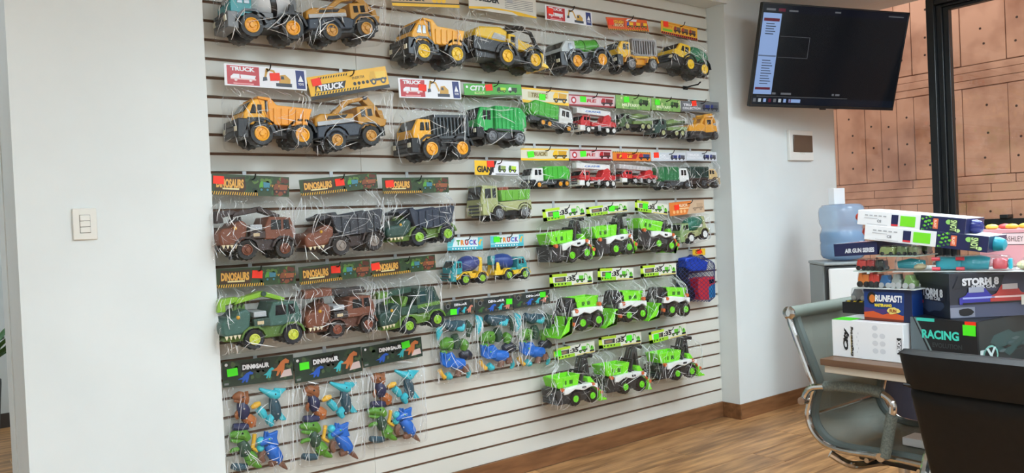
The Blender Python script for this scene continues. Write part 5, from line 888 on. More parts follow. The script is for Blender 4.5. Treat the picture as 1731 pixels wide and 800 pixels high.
# ---------------------------------------------------------------- table of the wall: card (x, z, w, h, tilt, stand-off), toy (x, z, L, H, tilt, r, depth, hubs...)
WALL = {
1:(None,(0.9924, 2.0157, 0.3004, 0.2157, 0.0416, 0.0508, 0.17, 0.093, 0.2564)),
2:(None,(1.322, 2.0227, 0.3527, 0.2012, 0.1614, 0.0491, 0.17, 0.0994, 0.2585)),
3:((1.934, 2.3055, 0.3613, 0.0606, 0.099, 0.09),(1.765, 1.9891, 0.304, 0.2011, 0.017, 0.053, 0.17, 0.0793, 0.2544)),
4:((2.3757, 2.347, 0.4122, 0.0977, 0.0041, 0.09),(2.1153, 2.0149, 0.4413, 0.2045, -0.0238, 0.0528, 0.17, 0.1877, 0.3579)),
5:((2.803, 2.3394, 0.3244, 0.0746, 0.0011, 0.09),(2.6448, 2.0125, 0.3317, 0.1686, 0.1289, 0.052, 0.17, 0.1122, 0.2895)),
6:((3.2372, 2.344, 0.3321, 0.068, 0.0736, 0.09),(3.0578, 2.0601, 0.3145, 0.1746, 0.0527, 0.039, 0.15, 0.1054, 0.275)),
7:((3.6646, 2.3574, 0.3165, 0.0734, -0.035, 0.09),(3.4887, 2.1168, 0.32, 0.1656, -0.1515, 0.0483, 0.15, 0.1508, 0.2745)),
8:((1.1707, 1.8954, 0.3351, 0.0842, 0.0011, 0.09),(1.0076, 1.605, 0.3026, 0.1944, -0.0, 0.0509, 0.17, 0.093, 0.2565)),
9:((1.5323, 1.8998, 0.3766, 0.0954, 0.2086, 0.09),(1.3372, 1.5811, 0.346, 0.2215, 0.1473, 0.0466, 0.17, 0.0825, 0.2392)),
10:((1.9347, 1.8999, 0.3319, 0.0872, 0.0323, 0.09),(1.7613, 1.5577, 0.308, 0.2024, 0.0381, 0.0518, 0.17, 0.1021, 0.2638)),
11:((2.2919, 1.9202, 0.3441, 0.0539, 0.0559, 0.09),(2.1258, 1.6482, 0.2982, 0.1855, -0.0294, 0.0396, 0.14, 0.0899, 0.2505)),
12:((2.6198, 1.9058, 0.3084, 0.0752, -0.0078, 0.09),(2.4782, 1.7647, 0.3016, 0.1245, -0.1547, 0.0196, 0.09, 0.0912, 0.134, 0.2633)),
13:((2.9396, 1.9012, 0.3279, 0.0591, 0.0115, 0.09),(2.8199, 1.7247, 0.2673, 0.1334, -0.0051, 0.0206, 0.09, 0.0585, 0.1975, 0.2448)),
14:((3.252, 1.9101, 0.2709, 0.0735, 0.0043, 0.09),(3.1154, 1.7499, 0.257, 0.1035, 0.0189, 0.0231, 0.09, 0.0547, 0.1756, 0.2232)),
15:((3.5191, 1.9126, 0.2416, 0.0702, -0.0014, 0.09),(3.3895, 1.7228, 0.2721, 0.1112, 0.0126, 0.0239, 0.09, 0.0674, 0.1791, 0.2305)),
16:((3.8244, 1.9189, 0.3451, 0.0608, 0.034, 0.09),(3.6801, 1.7013, 0.2665, 0.1567, 0.0762, 0.0266, 0.1, 0.0983, 0.232)),
17:((2.5989, 1.6108, 0.3157, 0.0604, 0.0113, 0.09),(2.4725, 1.4344, 0.2694, 0.1108, 0.0277, 0.0196, 0.09, 0.0566, 0.1962, 0.24)),
18:((2.917, 1.6135, 0.2982, 0.0562, 0.013, 0.09),(2.7992, 1.4369, 0.2659, 0.1288, 0.0018, 0.0205, 0.09, 0.0583, 0.1997, 0.2438)),
19:((3.2236, 1.6112, 0.2976, 0.0499, 0.0024, 0.09),(3.1108, 1.4557, 0.2861, 0.1062, -0.0206, 0.0198, 0.09, 0.1035, 0.2088, 0.2521)),
20:((3.5247, 1.6129, 0.295, 0.05, 0.0153, 0.09),(3.3943, 1.4215, 0.2726, 0.1306, 0.0025, 0.0256, 0.1, 0.0737, 0.2362)),
21:((3.8161, 1.6202, 0.2768, 0.0534, 0.0028, 0.09),(3.6572, 1.4282, 0.2756, 0.1269, -0.0044, 0.0301, 0.1, 0.1219, 0.2366)),
22:((2.2921, 1.5397, 0.265, 0.0683, -0.0125, 0.09),(2.143, 1.2763, 0.293, 0.1761, 0.0362, 0.0383, 0.14, 0.0952, 0.2492)),
23:((1.088, 1.4624, 0.3064, 0.0803, -0.0475, 0.09),(0.9203, 1.1704, 0.2998, 0.2092, -0.0145, 0.0421, 0.17, 0.1002, 0.249)),
24:((1.464, 1.4661, 0.3551, 0.066, 0.0873, 0.09),(1.2629, 1.1521, 0.3567, 0.1831, 0.0801, 0.0441, 0.17, 0.1471, 0.2986)),
25:((1.8373, 1.4587, 0.3432, 0.07, 0.0078, 0.09),(1.6259, 1.1744, 0.3509, 0.1738, 0.0608, 0.0418, 0.17, 0.153, 0.3008)),
26:((1.0925, 1.1018, 0.3157, 0.0734, -0.0204, 0.09),(0.9148, 0.8252, 0.3142, 0.219, 0.0087, 0.0422, 0.17, 0.1188, 0.2712)),
27:((1.4262, 1.0963, 0.3216, 0.0728, 0.038, 0.09),(1.2458, 0.8244, 0.3123, 0.2022, 0.035, 0.0389, 0.17, 0.1278, 0.2664)),
28:((1.7571, 1.1008, 0.3215, 0.0672, 0.0361, 0.09),(1.5754, 0.795, 0.3113, 0.1974, 0.0849, 0.0387, 0.17, 0.1346, 0.2776)),
29:((1.0939, 0.7222, 0.2859, 0.1007, -0.0286, 0.05),None),
30:((1.3932, 0.7041, 0.3031, 0.1058, 0.0252, 0.05),None),
31:((1.7001, 0.7176, 0.2985, 0.0901, 0.0386, 0.05),None),
32:((2.062, 0.878, 0.1691, 0.0722, 0.0147, 0.05),None),
33:((2.2686, 0.8743, 0.2317, 0.0746, 0.0019, 0.05),None),
34:((2.5029, 0.8805, 0.2331, 0.0709, 0.0175, 0.05),None),
35:((2.1065, 1.181, 0.2019, 0.0586, -0.0231, 0.06),(1.9753, 0.9882, 0.1987, 0.133, 0.0045, 0.0276, 0.1, 0.0794, 0.1751)),
36:((2.3556, 1.183, 0.2037, 0.0571, -0.0085, 0.06),(2.2268, 0.9935, 0.2084, 0.1295, -0.0234, 0.0273, 0.1, 0.0809, 0.179)),
37:((2.7093, 1.3119, 0.2902, 0.0618, 0.08, 0.09),(2.5595, 1.0422, 0.2685, 0.2198, 0.0769, 0.0408, 0.14, 0.1268, 0.2283)),
38:((3.0174, 1.3218, 0.3084, 0.0502, 0.0756, 0.09),(2.8583, 1.061, 0.2751, 0.22, 0.0479, 0.0411, 0.14, 0.1367, 0.237)),
39:((3.3638, 1.3227, 0.2719, 0.0595, -0.1169, 0.09),(3.1706, 1.1046, 0.2847, 0.1583, -0.1653, 0.0413, 0.14, 0.1502, 0.2544)),
40:((3.6653, 1.3159, 0.308, 0.0775, 0.0502, 0.09),(3.5488, 1.0886, 0.2712, 0.1449, 0.1525, 0.0337, 0.11, 0.0928, 0.2173)),
41:((2.7388, 0.9645, 0.2992, 0.0631, -0.011, 0.09),(2.5707, 0.6933, 0.3111, 0.1777, 0.0337, 0.0432, 0.14, 0.1649, 0.2767)),
42:((3.06, 0.9675, 0.2712, 0.0646, -0.0481, 0.09),(2.8839, 0.7097, 0.3233, 0.1793, -0.021, 0.0421, 0.14, 0.1843, 0.2894)),
43:((3.3989, 0.9656, 0.2961, 0.0619, -0.0085, 0.09),(3.2086, 0.7134, 0.3507, 0.1721, -0.0706, 0.0422, 0.14, 0.2004, 0.3152)),
44:((2.7382, 0.5913, 0.2844, 0.0586, 0.027, 0.09),(2.5447, 0.3253, 0.3385, 0.2453, -0.0148, 0.0386, 0.14, 0.1185, 0.2347)),
45:((3.0726, 0.6041, 0.3242, 0.0615, -0.0209, 0.09),(2.8826, 0.3319, 0.3424, 0.245, -0.0408, 0.0406, 0.14, 0.1357, 0.2589)),
46:((3.4541, 0.5954, 0.3159, 0.0667, 0.0529, 0.09),(3.2951, 0.3407, 0.3748, 0.233, -0.0318, 0.0409, 0.14, 0.1386, 0.2614)),
47:((3.8028, 1.0441, 0.116, 0.0404, -0.0043, 0.05),None),

}
WALL[1] = ((1.14, 2.33, .335, .085, .0, .09), WALL[1][1]); WALL[2] = ((1.50, 2.335, .37, .09, .04, .09), WALL[2][1])
YEL, GLD, YHUB, GHUB = pm(246, 178, 34, .35), pm(196, 142, 52, .4), pm(240, 170, 36, .35), pm(206, 152, 66, .4)
HB = pm(52, 62, 76, .35); BRN = pm(122, 72, 52, .5); BRD = pm(62, 50, 48, .45); LIMEH = pm(150, 200, 60, .4); DGN = pm(46, 74, 66, .4); OLV = pm(96, 128, 52, .45); BGR = pm(40, 176, 84, .35); LGRN = pm(120, 196, 40, .35)
MGR = pm(72, 96, 60, .5); MG2 = pm(120, 146, 84, .5); RTOY = pm(206, 40, 44, .35); TEAL = pm(30, 150, 158, .35); SAND = pm(206, 178, 126, .45); KHA = pm(176, 180, 128, .45); LHUB = pm(126, 224, 44, .35)
def mixer1(s): mixer(s, TEAL, pm(214, 216, 218, .3), DK, YHUB, band=DK, hopper=GREY)
KIND = {
1: (mixer1, False, 'truck', None, 'the teal and grey cement mixer', 'bagged teal toy cement mixer with a grey drum, top left of the display'),
2: (lambda s: excav(s, GLD, HB, GHUB), False, 'ytruck', None, 'the top-row gold digger', 'bagged gold and navy toy excavator in the top row'),
3: (lambda s: dump(s, YEL, YEL, pm(244, 206, 50, .35)), False, 'ytop', None, 'the bright yellow top-row dump truck', 'bagged bright yellow toy dump truck in the top row'),
4: (lambda s: loader(s, pm(240, 198, 44, .35), pm(244, 196, 40, .35)), False, 'builder', None, 'the yellow wheel loader', 'bagged yellow toy wheel loader under a BUILDER card'),
5: (lambda s: tanker(s, pm(196, 204, 206, .35), pm(84, 172, 60, .3), YHUB), False, 'truck', (RED, .10, .62), 'the silver and green tanker', 'bagged silver toy tanker truck with a green tank'),
6: (lambda s: cage(s, pm(244, 194, 40, .35), pm(150, 150, 152, .4), pm(150, 152, 154, .4), low=pm(226, 160, 40, .4), yel=pm(236, 180, 44, .4)), False, 'orange', (RED, .10, .62), 'the yellow cage truck under the orange card', 'bagged yellow toy truck with a silver cage under an orange card'),
7: (lambda s: dome(s, pm(240, 196, 40, .35), pm(34, 122, 84, .35), pm(244, 204, 40, .35)), False, 'yred', (RED, .12, .78), 'the yellow truck with the green dome', 'bagged yellow toy truck with a domed green body, top right'),
8: (lambda s: dump(s, YEL, pm(240, 160, 40, .35), YHUB, plate=1), False, 'truck', (RED, .60, .55), 'the big yellow dump truck by the pillar', 'bagged large yellow toy dump truck beside the pillar, under a white TRUCK card'),
9: (lambda s: excav(s, GLD, HB, GHUB), False, 'ytruck', (RED, .10, .74), 'the gold digger under the tilted yellow card', 'bagged gold toy excavator under a tilted yellow TRUCK card'),
10: (lambda s: cage(s, YEL, pm(64, 74, 80, .4), YHUB), False, 'truck', (RED, .37, .55), 'the yellow cab truck with a dark cage', 'bagged toy truck with a yellow cab and dark grey cage'),
11: (lambda s: garbage(s, BGR, BGR, GREY, ribs=6), False, 'green', (RED, .42, .68), 'the big bright green garbage truck', 'bagged large bright green toy garbage truck under a green card'),
12: (lambda s: garbage(s, WHT, pm(70, 176, 52, .35), YHUB), True, 'syel', (LIME, .42, .45), 'the small green truck with its white cab to the right', 'small bagged green toy truck with a white cab facing right'),
13: (lambda s: crane(s, RTOY, RTOY, WHT, WHT, text='CRANE'), False, 'sred', (LIME, .30, .62), 'the upper red crane truck', 'small bagged red toy crane truck with a white boom, upper of two'),
14: (lambda s: military(s, MGR, MG2, KHA), False, 'smil', (LIME, .30, .70), 'the left army truck', 'small bagged army green six-wheel toy truck next to the red crane'),
15: (lambda s: military(s, DGN, MG2, KHA), False, 'smil', (LIME, .20, .66), 'the right army truck', 'small bagged dark green six-wheel toy truck next to the yellow loader'),
16: (lambda s: yloader(s, pm(226, 160, 44, .4), DKG), False, 'coll', (RED, .33, .80), 'the small yellow loader at the right edge', 'small bagged yellow toy loader under a grey COLLECTION card at the right edge'),
17: (lambda s: garbage(s, WHT, pm(70, 186, 52, .35), YHUB), False, 'syel', (LIME, .20, .50), 'the white and green truck facing left', 'small bagged toy truck with a white cab and green body facing left'),
18: (lambda s: crane(s, RTOY, RTOY, WHT, WHT, text='CRANE'), False, 'sred', (LIME, .30, .60), 'the lower red crane truck', 'small bagged red toy crane truck with a white boom, lower of two'),
19: (lambda s: crane(s, RTOY, RTOY, pm(200, 196, 196, .4), SILV, ladder=True), False, 'sora', (RED, .30, .55), 'the red fire engine', 'small bagged red toy fire engine with a grey ladder'),
20: (lambda s: garbage(s, WHT, pm(40, 118, 70, .35), DKG, tire=TIREB), True, 'coll2', (RED, .14, .70), 'the dark green truck with a white cab', 'small bagged dark green toy truck with a white cab on the right'),
21: (lambda s: cage(s, SAND, DGN, DKG, frontdark=SAND, low=BRD, tire=TIREB), True, 'coll2', None, 'the green cage truck with a sand cab', 'small bagged toy truck with a green cage and sand-coloured cab'),
22: (lambda s: giant(s), False, 'giant', (RED, .35, .78), 'the olive truck under the GIANT card', 'bagged olive toy truck with a lime bed under a GIANT card'),
23: (lambda s: dinotruck(s, BRN, BRD, BRN, 'excavator', TIRE, BRD), False, 'dinos', (RED, .08, .70), 'the upper brown dinosaur digger', 'bagged brown dinosaur-headed toy excavator, upper row by the pillar'),
24: (lambda s: dinotruck(s, BRN, pm(54, 58, 66, .4), pm(150, 140, 132, .4), 'dump', TIREB, BRD), False, 'dinos', (RED, .50, .62), 'the brown dinosaur dump truck', 'bagged brown dinosaur-headed toy dump truck with a dark bed'),
25: (lambda s: dinotruck(s, DGN, pm(44, 54, 72, .4), LIMEH, 'dump', TIREN, OLV), False, 'dinos', (RED, .10, .62), 'the dark green dinosaur dump truck', 'bagged dark green dinosaur-headed toy dump truck with a navy bed'),
26: (lambda s: dinotruck(s, pm(62, 100, 92, .4), DGN, pm(206, 212, 80, .4), 'excavator', TIREN, pm(84, 118, 50, .4), arm=pm(136, 186, 46, .4)), False, 'dinos', (RED, .50, .62), 'the lime-armed dinosaur digger', 'bagged green dinosaur-headed toy excavator with a lime arm, lower row by the pillar'),
27: (lambda s: dinotruck(s, BRN, pm(58, 54, 54, .4), pm(140, 76, 52, .45), 'crane', TIREB, pm(96, 58, 44, .5)), False, 'dinos', (RED, .50, .64), 'the brown dinosaur crane', 'bagged brown dinosaur-headed toy crane truck, lower row'),
28: (lambda s: dinotruck(s, DGN, pm(52, 84, 70, .4), LIMEH, 'carrier', TIREN, pm(96, 138, 52, .4)), False, 'dinos', (RED, .05, .66), 'the green dinosaur carrier', 'bagged green dinosaur-headed toy carrier truck, lower row'),
35: (lambda s: mixer(s, TEAL, pm(52, 66, 130, .35), pm(240, 190, 40, .4), LIMEH, tire=TIREN, hopper=pm(240, 200, 60, .4)), False, 'ctruck', None, 'the left little teal and yellow mixer', 'little bagged teal and yellow toy truck with a blue drum, left of the pair'),
36: (lambda s: mixer(s, TEAL, pm(40, 70, 140, .35), pm(240, 200, 40, .4), LIMEH, tire=TIREN, hopper=TEAL), True, 'ctruck', (LIME, .18, .66), 'the right little yellow and teal mixer', 'little bagged yellow and teal toy mixer facing right, right of the pair'),
37: (lambda s: backhoe(s, LHUB), False, '135', (LIME, .30, .42), 'the left upper-row green backhoe', 'bagged lime and white toy backhoe, left one of the upper backhoe row'),
38: (lambda s: backhoe(s, LHUB), False, '135', (LIME, .60, .52), 'the middle upper-row green backhoe', 'bagged lime and white toy backhoe, middle one of the upper backhoe row'),
39: (lambda s: backhoe(s, LHUB), False, '135', (LIME, .30, .55), 'the tilted upper-row green backhoe', 'bagged lime and white toy backhoe hanging nose up, right one of the upper backhoe row'),
40: (lambda s: mixer(s, pm(140, 164, 110, .4), pm(30, 110, 90, .3), KHA, WHT, tire=TIREB), False, 'tan', (RED, .20, .60), 'the sage green mixer', 'small bagged sage toy cement mixer with a dark green drum under a tan card'),
41: (lambda s: scooper(s, LHUB), False, '135', None, 'the left green scoop loader', 'bagged lime and white toy scoop loader, leftmost of the middle lime row'),
42: (lambda s: scooper(s, LHUB), False, '135', (LIME, .28, .40), 'the middle green scoop loader', 'bagged lime and white toy scoop loader, centre of the middle lime row'),
43: (lambda s: scooper(s, LHUB), False, '135', None, 'the right green scoop loader', 'bagged lime and white toy scoop loader, rightmost of the middle lime row'),
44: (lambda s: backhoe(s, LHUB), False, '135', (LIME, .10, .55), 'the left bottom-row green backhoe', 'bagged lime and white toy backhoe, leftmost of the bottom lime row'),
45: (lambda s: backhoe(s, LHUB), False, '135', (LIME, .70, .60), 'the middle bottom-row green backhoe', 'bagged lime and white toy backhoe, centre of the bottom lime row'),
46: (lambda s: backhoe(s, LHUB), False, '135', (LIME, .18, .50), 'the right bottom-row green backhoe', 'bagged lime and white toy backhoe, rightmost of the bottom lime row')}
def giant(s):
    B = pm(170, 176, 122, .45); s.wheels(TIREB, GREY); s.fenders(B, k0=1.06, k1=1.2); s.R('chassis', DK, .05, .97, .14, .32, .12, .88); front(s, B, b0=.2, b1=.5)
    cab(s, B, [(.0, .24), (.34, .30), (.34, .96), (.06, 1.0), (.0, .6)], [[(.08, .64), (.20, .64), (.20, .90), (.09, .90)], [(.23, .64), (.30, .64), (.30, .90), (.23, .90)]], ((.0, .62), (.05, .96)))
    s.R('lower_body', B, .36, 1.0, .28, .52, .0, 1); s.bed(pm(110, 180, 60, .4), [(.40, .54), (.96, .54), (1.0, .82), (.38, .84)], .54, ribs=4); s.R('cargo', pm(150, 70, 50, .5), .42, .62, .62, .92, .2, .8)
for i, (fn, flip, ck, stk, what, label) in KIND.items():
    card, T = WALL[i]; org = (card[0], D, card[1])
    t = thing('bagged_toy_vehicle', label, 'toy', org, group='toys hanging on the slat wall')
    make_card(t, org, card, ck, stk); s = Toy(t, org, T, flip); fn(s)
    x0, z0 = T[0], T[1]; x1 = T[0]+T[2]*math.cos(T[4]); zb = T[1]+min(0, T[2]*math.sin(T[4])); zt = T[1]+T[3]+T[2]*math.sin(T[4])/2
    zmid = T[1]+T[2]*math.sin(T[4])/2
    make_bag(t, org, card, (x0-.004, x1+.004, zmid), T[6], T[4], zt, i)
    make_hook(card[0]+.004, card[1]+card[3]*.30, card[5], what)
# ---------------------------------------------------------------- dinosaur kits in bags
SCR = pm(196, 198, 200, .3, .8)
class Kit:
    def __init__(s, root, org, zone, seed): s.root, s.org, s.zone, s.g = root, org, zone, random.Random(seed)
    def p(s, fx, fz, y=.045):   # fractions of the content zone, fz from the top
        (x0, zt), (x1, zt1), (xb0, zb), (xb1, zb1) = s.zone
        xa, za = x0+(x1-x0)*fx, zt+(zt1-zt)*fx; xc, zc = xb0+(xb1-xb0)*fx, zb+(zb1-zb)*fx
        return Vector((xa+(xc-xa)*fz-s.org[0], D-y-s.org[1], za+(zc-za)*fz-s.org[2]))
    def limb(s, name, mt, pts, radii, parent=None, y=.045, n=10, sub=3):
        P = [s.p(*q[:2], q[2] if len(q) > 2 else y) for q in pts]; Q, R = [], []
        for i in range(len(P)-1):
            a, b, c, d = P[max(i-1, 0)], P[i], P[i+1], P[min(i+2, len(P)-1)]
            for k in range(sub):
                t = k/sub; Q.append(.5*((2*b)+(c-a)*t+(2*a-5*b+4*c-d)*t*t+(3*b-a-3*c+d)*t**3)); R.append(1.22*(radii[i]+(radii[i+1]-radii[i])*t))
        Q.append(P[-1]); R.append(1.22*radii[-1])
        for e, o in ((0, 1), (-1, -2)): pass
        return MB().tube(Q, R, n).obj(name, mt, parent or s.root)
    def ball(s, name, mt, fx, fz, r, y=.045, parent=None): return MB().ball(s.p(fx, fz, y), r, 12, ).obj(name, mt, parent or s.root)
    def screw(s, fx, fz, y, parent): MB().lathe([(.0034, 0), (.0034, .002), (.002, .003)], s.p(fx, fz, y), (0, -1, 0), 8).obj('screw', SCR, parent)
    def plate(s, name, mt, pts, y0, y1, parent=None, bevel=.004):
        a = [s.p(*q, y0) for q in pts]+[s.p(*q, y1) for q in pts]; n = len(pts)
        return MB().add(a, [list(range(n)), list(range(2*n-1, n-1, -1))]+[[i, i+n, (i+1) % n+n, (i+1) % n] for i in range(n)]).obj(name, mt, parent or s.root, bevel, 2)
dB, dN, dO, dT, dTd, dG, dGd, dBl, dBr, dY = pm(150, 92, 56, .4), pm(44, 48, 84, .4), pm(186, 108, 56, .4), pm(64, 190, 206, .35), pm(52, 82, 96, .4), pm(92, 150, 52, .4), pm(50, 78, 62, .4), pm(36, 108, 204, .35), pm(128, 92, 76, .45), pm(236, 182, 60, .4)
def big_kit(k, j):
    q = lambda a: a+k.g.uniform(-.012, .012)
    # brown raptor
    b = k.limb('raptor_body', dN, [(.16, .22), (.20, .31), (.22, .40)], [.014, .022, .014]); h = k.limb('head', dB, [(.02, .17), (.12, .145), (.22, .18), (.20, .26)], [.006, .016, .017, .010], b)
    k.limb('jaw', dB, [(.04, .20), (.14, .205), (.20, .21)], [.004, .007, .009], b); k.ball('eye', DK, q(.17), .15, .004, .064, b); k.limb('crest', dB, [(.20, .14), (.26, .10), (.24, .17)], [.004, .006, .008], b)
    k.limb('leg', dO, [(.22, .38), (.34, .43), (.30, .50)], [.013, .019, .010], b); k.limb('arm', dB, [(.14, .30), (.08, .36), (.10, .41)], [.007, .007, .004], b); k.limb('tail', dB, [(.22, .40), (.30, .46), (.42, .49)], [.012, .009, .003], b)
    for f in ((.18, .28), (.22, .39), (.31, .44)): k.screw(*f, .070, b)
    k.limb('foot', dN, [(.02, .50), (.14, .505), (.28, .49)], [.010, .014, .012])
    # pteranodon
    b = k.limb('pteranodon_body', dTd, [(.72, .16), (.76, .26), (.78, .36), (.74, .43)], [.012, .019, .018, .008]); h = k.limb('head', dT, [(.48, .06), (.62, .10), (.76, .13), (.84, .12)], [.004, .010, .018, .012], b)
    k.plate('crest', dT, [(.74, .05), (.98, .055), (.84, .15), (.76, .14)], .040, .052, b); k.plate('wing', dT, [(.80, .22), (.90, .34), (1.0, .42), (.88, .43), (.78, .36)], .036, .046, b); k.ball('eye', DK, .75, .115, .0035, .063, b)
    k.limb('leg', dT, [(.72, .38), (.66, .42), (.72, .48)], [.012, .014, .008], b)
    for f in ((.75, .20), (.79, .34), (.73, .42)): k.screw(*f, .066, b)
    k.limb('arm_piece', dT, [(.46, .29), (.54, .34), (.58, .39)], [.012, .014, .010]); k.limb('driver', dY, [(.34, .28), (.42, .25), (.50, .23)], [.006, .011, .007])
    # green tyrannosaur
    b = k.limb('tyrannosaur_body', dGd, [(.16, .66), (.22, .75), (.24, .83)], [.014, .021, .016]); k.limb('head', dG, [(-.04, .60), (.08, .585), (.20, .59), (.28, .65)], [.007, .015, .019, .012], b); k.limb('jaw', dG, [(-.02, .655), (.10, .665), (.20, .66)], [.005, .008, .010], b); k.ball('eye', DK, .16, .565, .004, .066, b)
    k.limb('arm', dG, [(.14, .75), (.02, .77), (-.02, .80)], [.008, .007, .004], b); k.limb('leg', dG, [(.24, .80), (.34, .86), (.26, .92)], [.014, .022, .012], b); k.limb('tail', dG, [(.30, .86), (.42, .93), (.52, .96)], [.014, .011, .004], b); k.limb('foot', dTd, [(.0, .95), (.12, .965), (.26, .96)], [.009, .013, .010], b)
    for f in ((.22, .70), (.20, .78), (.30, .87)): k.screw(*f, .069, b)
    # blue triceratops
    b = k.limb('triceratops_body', dBl, [(.62, .70), (.72, .77), (.80, .86), (.78, .92)], [.014, .023, .022, .010]); k.plate('frill', dBl, [(.56, .54), (.66, .57), (.80, .53), (.78, .62), (.82, .70), (.66, .72), (.54, .66)], .044, .064, b)
    k.limb('head', dBl, [(.48, .70), (.56, .66), (.66, .63)], [.006, .012, .014], b, .062); k.limb('horn', dBl, [(.62, .60, .06), (.58, .54, .075)], [.007, .002], b); k.ball('eye', pm(120, 200, 90, .3), .62, .625, .0042, .076, b)
    k.limb('leg', dBr, [(.72, .82), (.76, .89), (.66, .93)], [.013, .018, .009], b); k.limb('leg', dBr, [(.56, .77), (.52, .84), (.56, .90)], [.011, .012, .008], b); k.limb('tail', dBr, [(.82, .88), (.92, .94), (1.0, .985)], [.012, .008, .002], b)
    for f in ((.66, .62), (.60, .79), (.76, .89)): k.screw(*f, .072, b)
    k.ball('egg', dT, .50, .62+.02*j, .018, .05); k.ball('egg', dT, .50, .70+.02*j, .016, .048); k.limb('driver', dY, [(.40, .58), (.38, .68), (.36, .74)], [.007, .006, .008]); k.limb('bolt_piece', dY, [(.36, .74), (.46, .78)], [.006, .005])
def small_kit(k, j):
    k.plate('wing', dT, [(-.04, .0), (.14, .06), (.16, .22), (.02, .38)], .03, .045); b = k.limb('raptor_body', dTd, [(.22, .06), (.40, .12), (.56, .10), (.78, .08)], [.014, .022, .020, .012]); k.limb('arm', dT, [(.50, .14, .06), (.66, .16, .06), (.72, .08, .06)], [.008, .012, .006], b)
    k.limb('tail', dGd, [(.80, .06), (.92, .14), (.90, .30)], [.014, .016, .008], b)
    for f in ((.34, .10), (.62, .14)): k.screw(*f, .068, b)
    b = k.limb('tyrannosaur_head', dG, [(.08, .46), (.20, .42), (.34, .38), (.36, .52)], [.010, .022, .020, .010]); k.ball('eye', DK, .26, .38, .004, .068, b); k.limb('jaw', dG, [(.10, .54), (.24, .56)], [.006, .010], b); k.screw(.32, .48, .068, b)
    b = k.limb('leg_piece', dG, [(.70, .36), (.78, .42), (.74, .52)], [.012, .020, .012]); k.screw(.78, .42, .068, b); k.limb('body_piece', dGd, [(.48, .26), (.54, .38), (.52, .50)], [.014, .018, .012])
    k.limb('foot_piece', pm(44, 48, 62, .4), [(.66, .60), (.82, .58), (.96, .62)], [.012, .022, .014])
    b = k.limb('triceratops_body', dBl, [(.34, .72), (.52, .74), (.74, .74)], [.014, .024, .022]); k.plate('frill', dBl, [(.04, .54), (.20, .58), (.36, .54), (.46, .62), (.40, .78), (.20, .80), (.06, .74)], .05, .07, b); k.limb('horn', dBl, [(.16, .62, .07), (.08, .54, .085)], [.008, .002], b); k.ball('eye', pm(120, 200, 90, .3), .24, .66, .0042, .078, b)
    k.limb('leg', dBr, [(.74, .76, .06), (.78, .86, .06)], [.014, .016], b); k.limb('leg', dBr, [(.58, .82, .06), (.54, .94, .06)], [.012, .014], b); k.screw(.78, .84, .076, b); k.screw(.55, .92, .074, b)
    k.limb('driver', dY, [(.06, .84), (.14, .92), (.22, .97)], [.010, .007, .009]); k.limb('arm_piece', dT, [(.28, .90), (.34, .95), (.42, .96)], [.012, .014, .008]); k.limb('wing_tip', dT, [(.86, .82), (.92, .90), (.86, .97)], [.010, .010, .005]); k.limb('bolt_piece', dY, [(.88, .95), (.98, .90)], [.006, .005])
KITS = {29: ([(.986, .687), (1.212, .651), (.969, .347), (1.193, .296)], big_kit, 'dino', (LIME, .13, .56), 'large bag of dinosaur assembly figures beside the pillar'),
        30: ([(1.276, .666), (1.528, .627), (1.258, .326), (1.509, .272)], big_kit, 'dino', (LIME, .14, .62), 'large bag of dinosaur assembly figures, middle of the three bottom bags'),
        31: ([(1.587, .670), (1.839, .634), (1.569, .337), (1.820, .286)], big_kit, 'dino', (LIME, .72, .74), 'large bag of dinosaur assembly figures, right of the three bottom bags'),
        32: ([(1.942, .839), (2.133, .818), (1.926, .558), (2.117, .529)], small_kit, 'sdino', (LIME, .30, .30), 'small bag of blue and green dinosaur pieces, left of three'),
        33: ([(2.168, .837), (2.400, .813), (2.153, .569), (2.384, .535)], small_kit, 'sdino', (LIME, .88, .60), 'small bag of blue and green dinosaur pieces, middle of three'),
        34: ([(2.404, .822), (2.630, .799), (2.389, .555), (2.613, .523)], small_kit, 'sdino', (LIME, .80, .72), 'small bag of blue and green dinosaur pieces, right of three')}
for i, (zone, fn, ck, stk, label) in KITS.items():
    card = WALL[i][0]; org = (card[0], D, card[1]); t = thing('bagged_dinosaur_kit', label, 'toy', org, group='bags of dinosaur pieces'); make_card(t, org, card, ck, stk)
    fn(Kit(t, org, zone, i), i % 3)
    make_bag(t, org, card, (zone[2][0]-.012, zone[3][0]+.012, (zone[2][1]+zone[3][1])/2), .062, math.atan2(zone[1][1]-zone[0][1], zone[1][0]-zone[0][0])*.6, (zone[0][1]+zone[1][1])/2, i, margin=.008)
    make_hook(card[0]+.004, card[1]+card[3]*.30, card[5], {29: 'the dinosaur bag by the pillar', 30: 'the middle large dinosaur bag', 31: 'the right large dinosaur bag', 32: 'the left small dinosaur bag', 33: 'the middle small dinosaur bag', 34: 'the right small dinosaur bag'}[i])
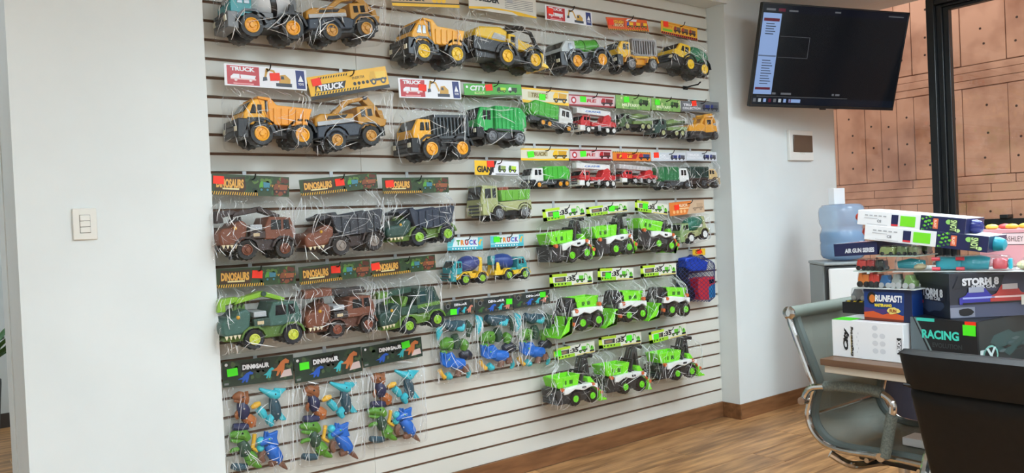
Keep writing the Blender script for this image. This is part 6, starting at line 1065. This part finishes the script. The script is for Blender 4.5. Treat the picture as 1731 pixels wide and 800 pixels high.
# ---------------------------------------------------------------- truck in a net bag
card = WALL[47][0]; org = (card[0], D, card[1]); t = thing('netted_toy_truck', 'blue and red plastic toy truck in a blue net bag at the right edge', 'toy', org); make_card(t, org, card, 'tag', (RED, .5, .6))
K = Kit(t, org, [(3.607, 1.037), (3.912, 1.019), (3.590, .773), (3.895, .745)], 1); nb = pm(30, 70, 190, .4); nr = pm(206, 46, 54, .4); nl = pm(40, 130, 190, .4)
for fx, fz in ((.16, .42), (.20, .66), (.34, .86)):
    MB().lathe([(.030, 0), (.042, .006), (.042, .045), (.030, .05)], K.p(fx, fz, .02), (0, -1, 0), 18).obj('wheel', DK, t)
K.plate('cab', nr, [(.44, .52), (.62, .48), (.72, .50), (.90, .46), (.94, .62), (.74, .70), (.76, .98), (.50, .99), (.42, .80)], .02, .10); K.plate('window', GLS, [(.74, .54), (.88, .52), (.90, .60), (.76, .63)], .099, .104)
K.plate('bed', nl, [(.74, .64), (.96, .60), (.97, .92), (.78, .95)], .03, .095); K.plate('blue_tray', nb, [(.12, .06), (.40, .02), (.80, .14), (.74, .34), (.30, .36), (.14, .28)], .02, .085, None, .008)
net = MB(); NN, MM = 24, 22
for r in range(MM+1):
    f = r/MM
    for j in range(NN):
        ph = 2*math.pi*(j+.5*(r % 2))/NN; a = .52*(.25+.75*min(1, f*5)) if f < .9 else .52*(1-(f-.9)*4); v = K.p(.5+a*math.cos(ph), -.02+f*1.05, .062+.062*math.sin(ph)*(1 if f > .1 else .5)); net.v.append(tuple(v))
nf = []
for r in range(MM-1):
    for j in range(NN):
        if r % 2 == 0: nf.append((r*NN+j, (r+1)*NN+j, (r+2)*NN+j, (r+1)*NN+(j-1) % NN))
        else: nf.append((r*NN+j, (r+1)*NN+(j+1) % NN, (r+2)*NN+j, (r+1)*NN+j))
for f in nf: net.f.append(list(f)); net.mi.append(0)
no = net.obj('net', pm(36, 48, 110, .5), t); wm_ = no.modifiers.new('wire', 'WIREFRAME'); wm_.thickness = .0028
make_hook(card[0]-.03, card[1]+.012, card[5], 'the blue and red netted truck')
t = thing('display_hook', 'empty black slatwall hook under the domed green truck', 'hook', (3.80, D, ZG-PITCH*6), group='slatwall hooks')
MB().box(-.02, .02, -.004, -.0003, -.012, .010).obj('bracket', HOOKM, t, .0006); MB().tube([(0, -.004, 0), (.0, -.05, .004), (0, -.10, .004), (0, -.12, .016)], .0045, 7).obj('prong', HOOKM, t)
for x, z, lb in ((3.985, 1.186, 'small blank white label holder beside the sage cement mixer'), (3.975, .962, 'small blank white label holder beside the netted truck')):
    t = thing('label_holder', lb, 'label holder', (x, D, z)); MB().box(-.03, .03, -.004, -.0005, -.028, .028).obj('card', pm(232, 232, 228, .4), t, .0006); MB().box(-.032, .032, -.0062, -.0045, -.03, .03).obj('cover', BLISTER, t)
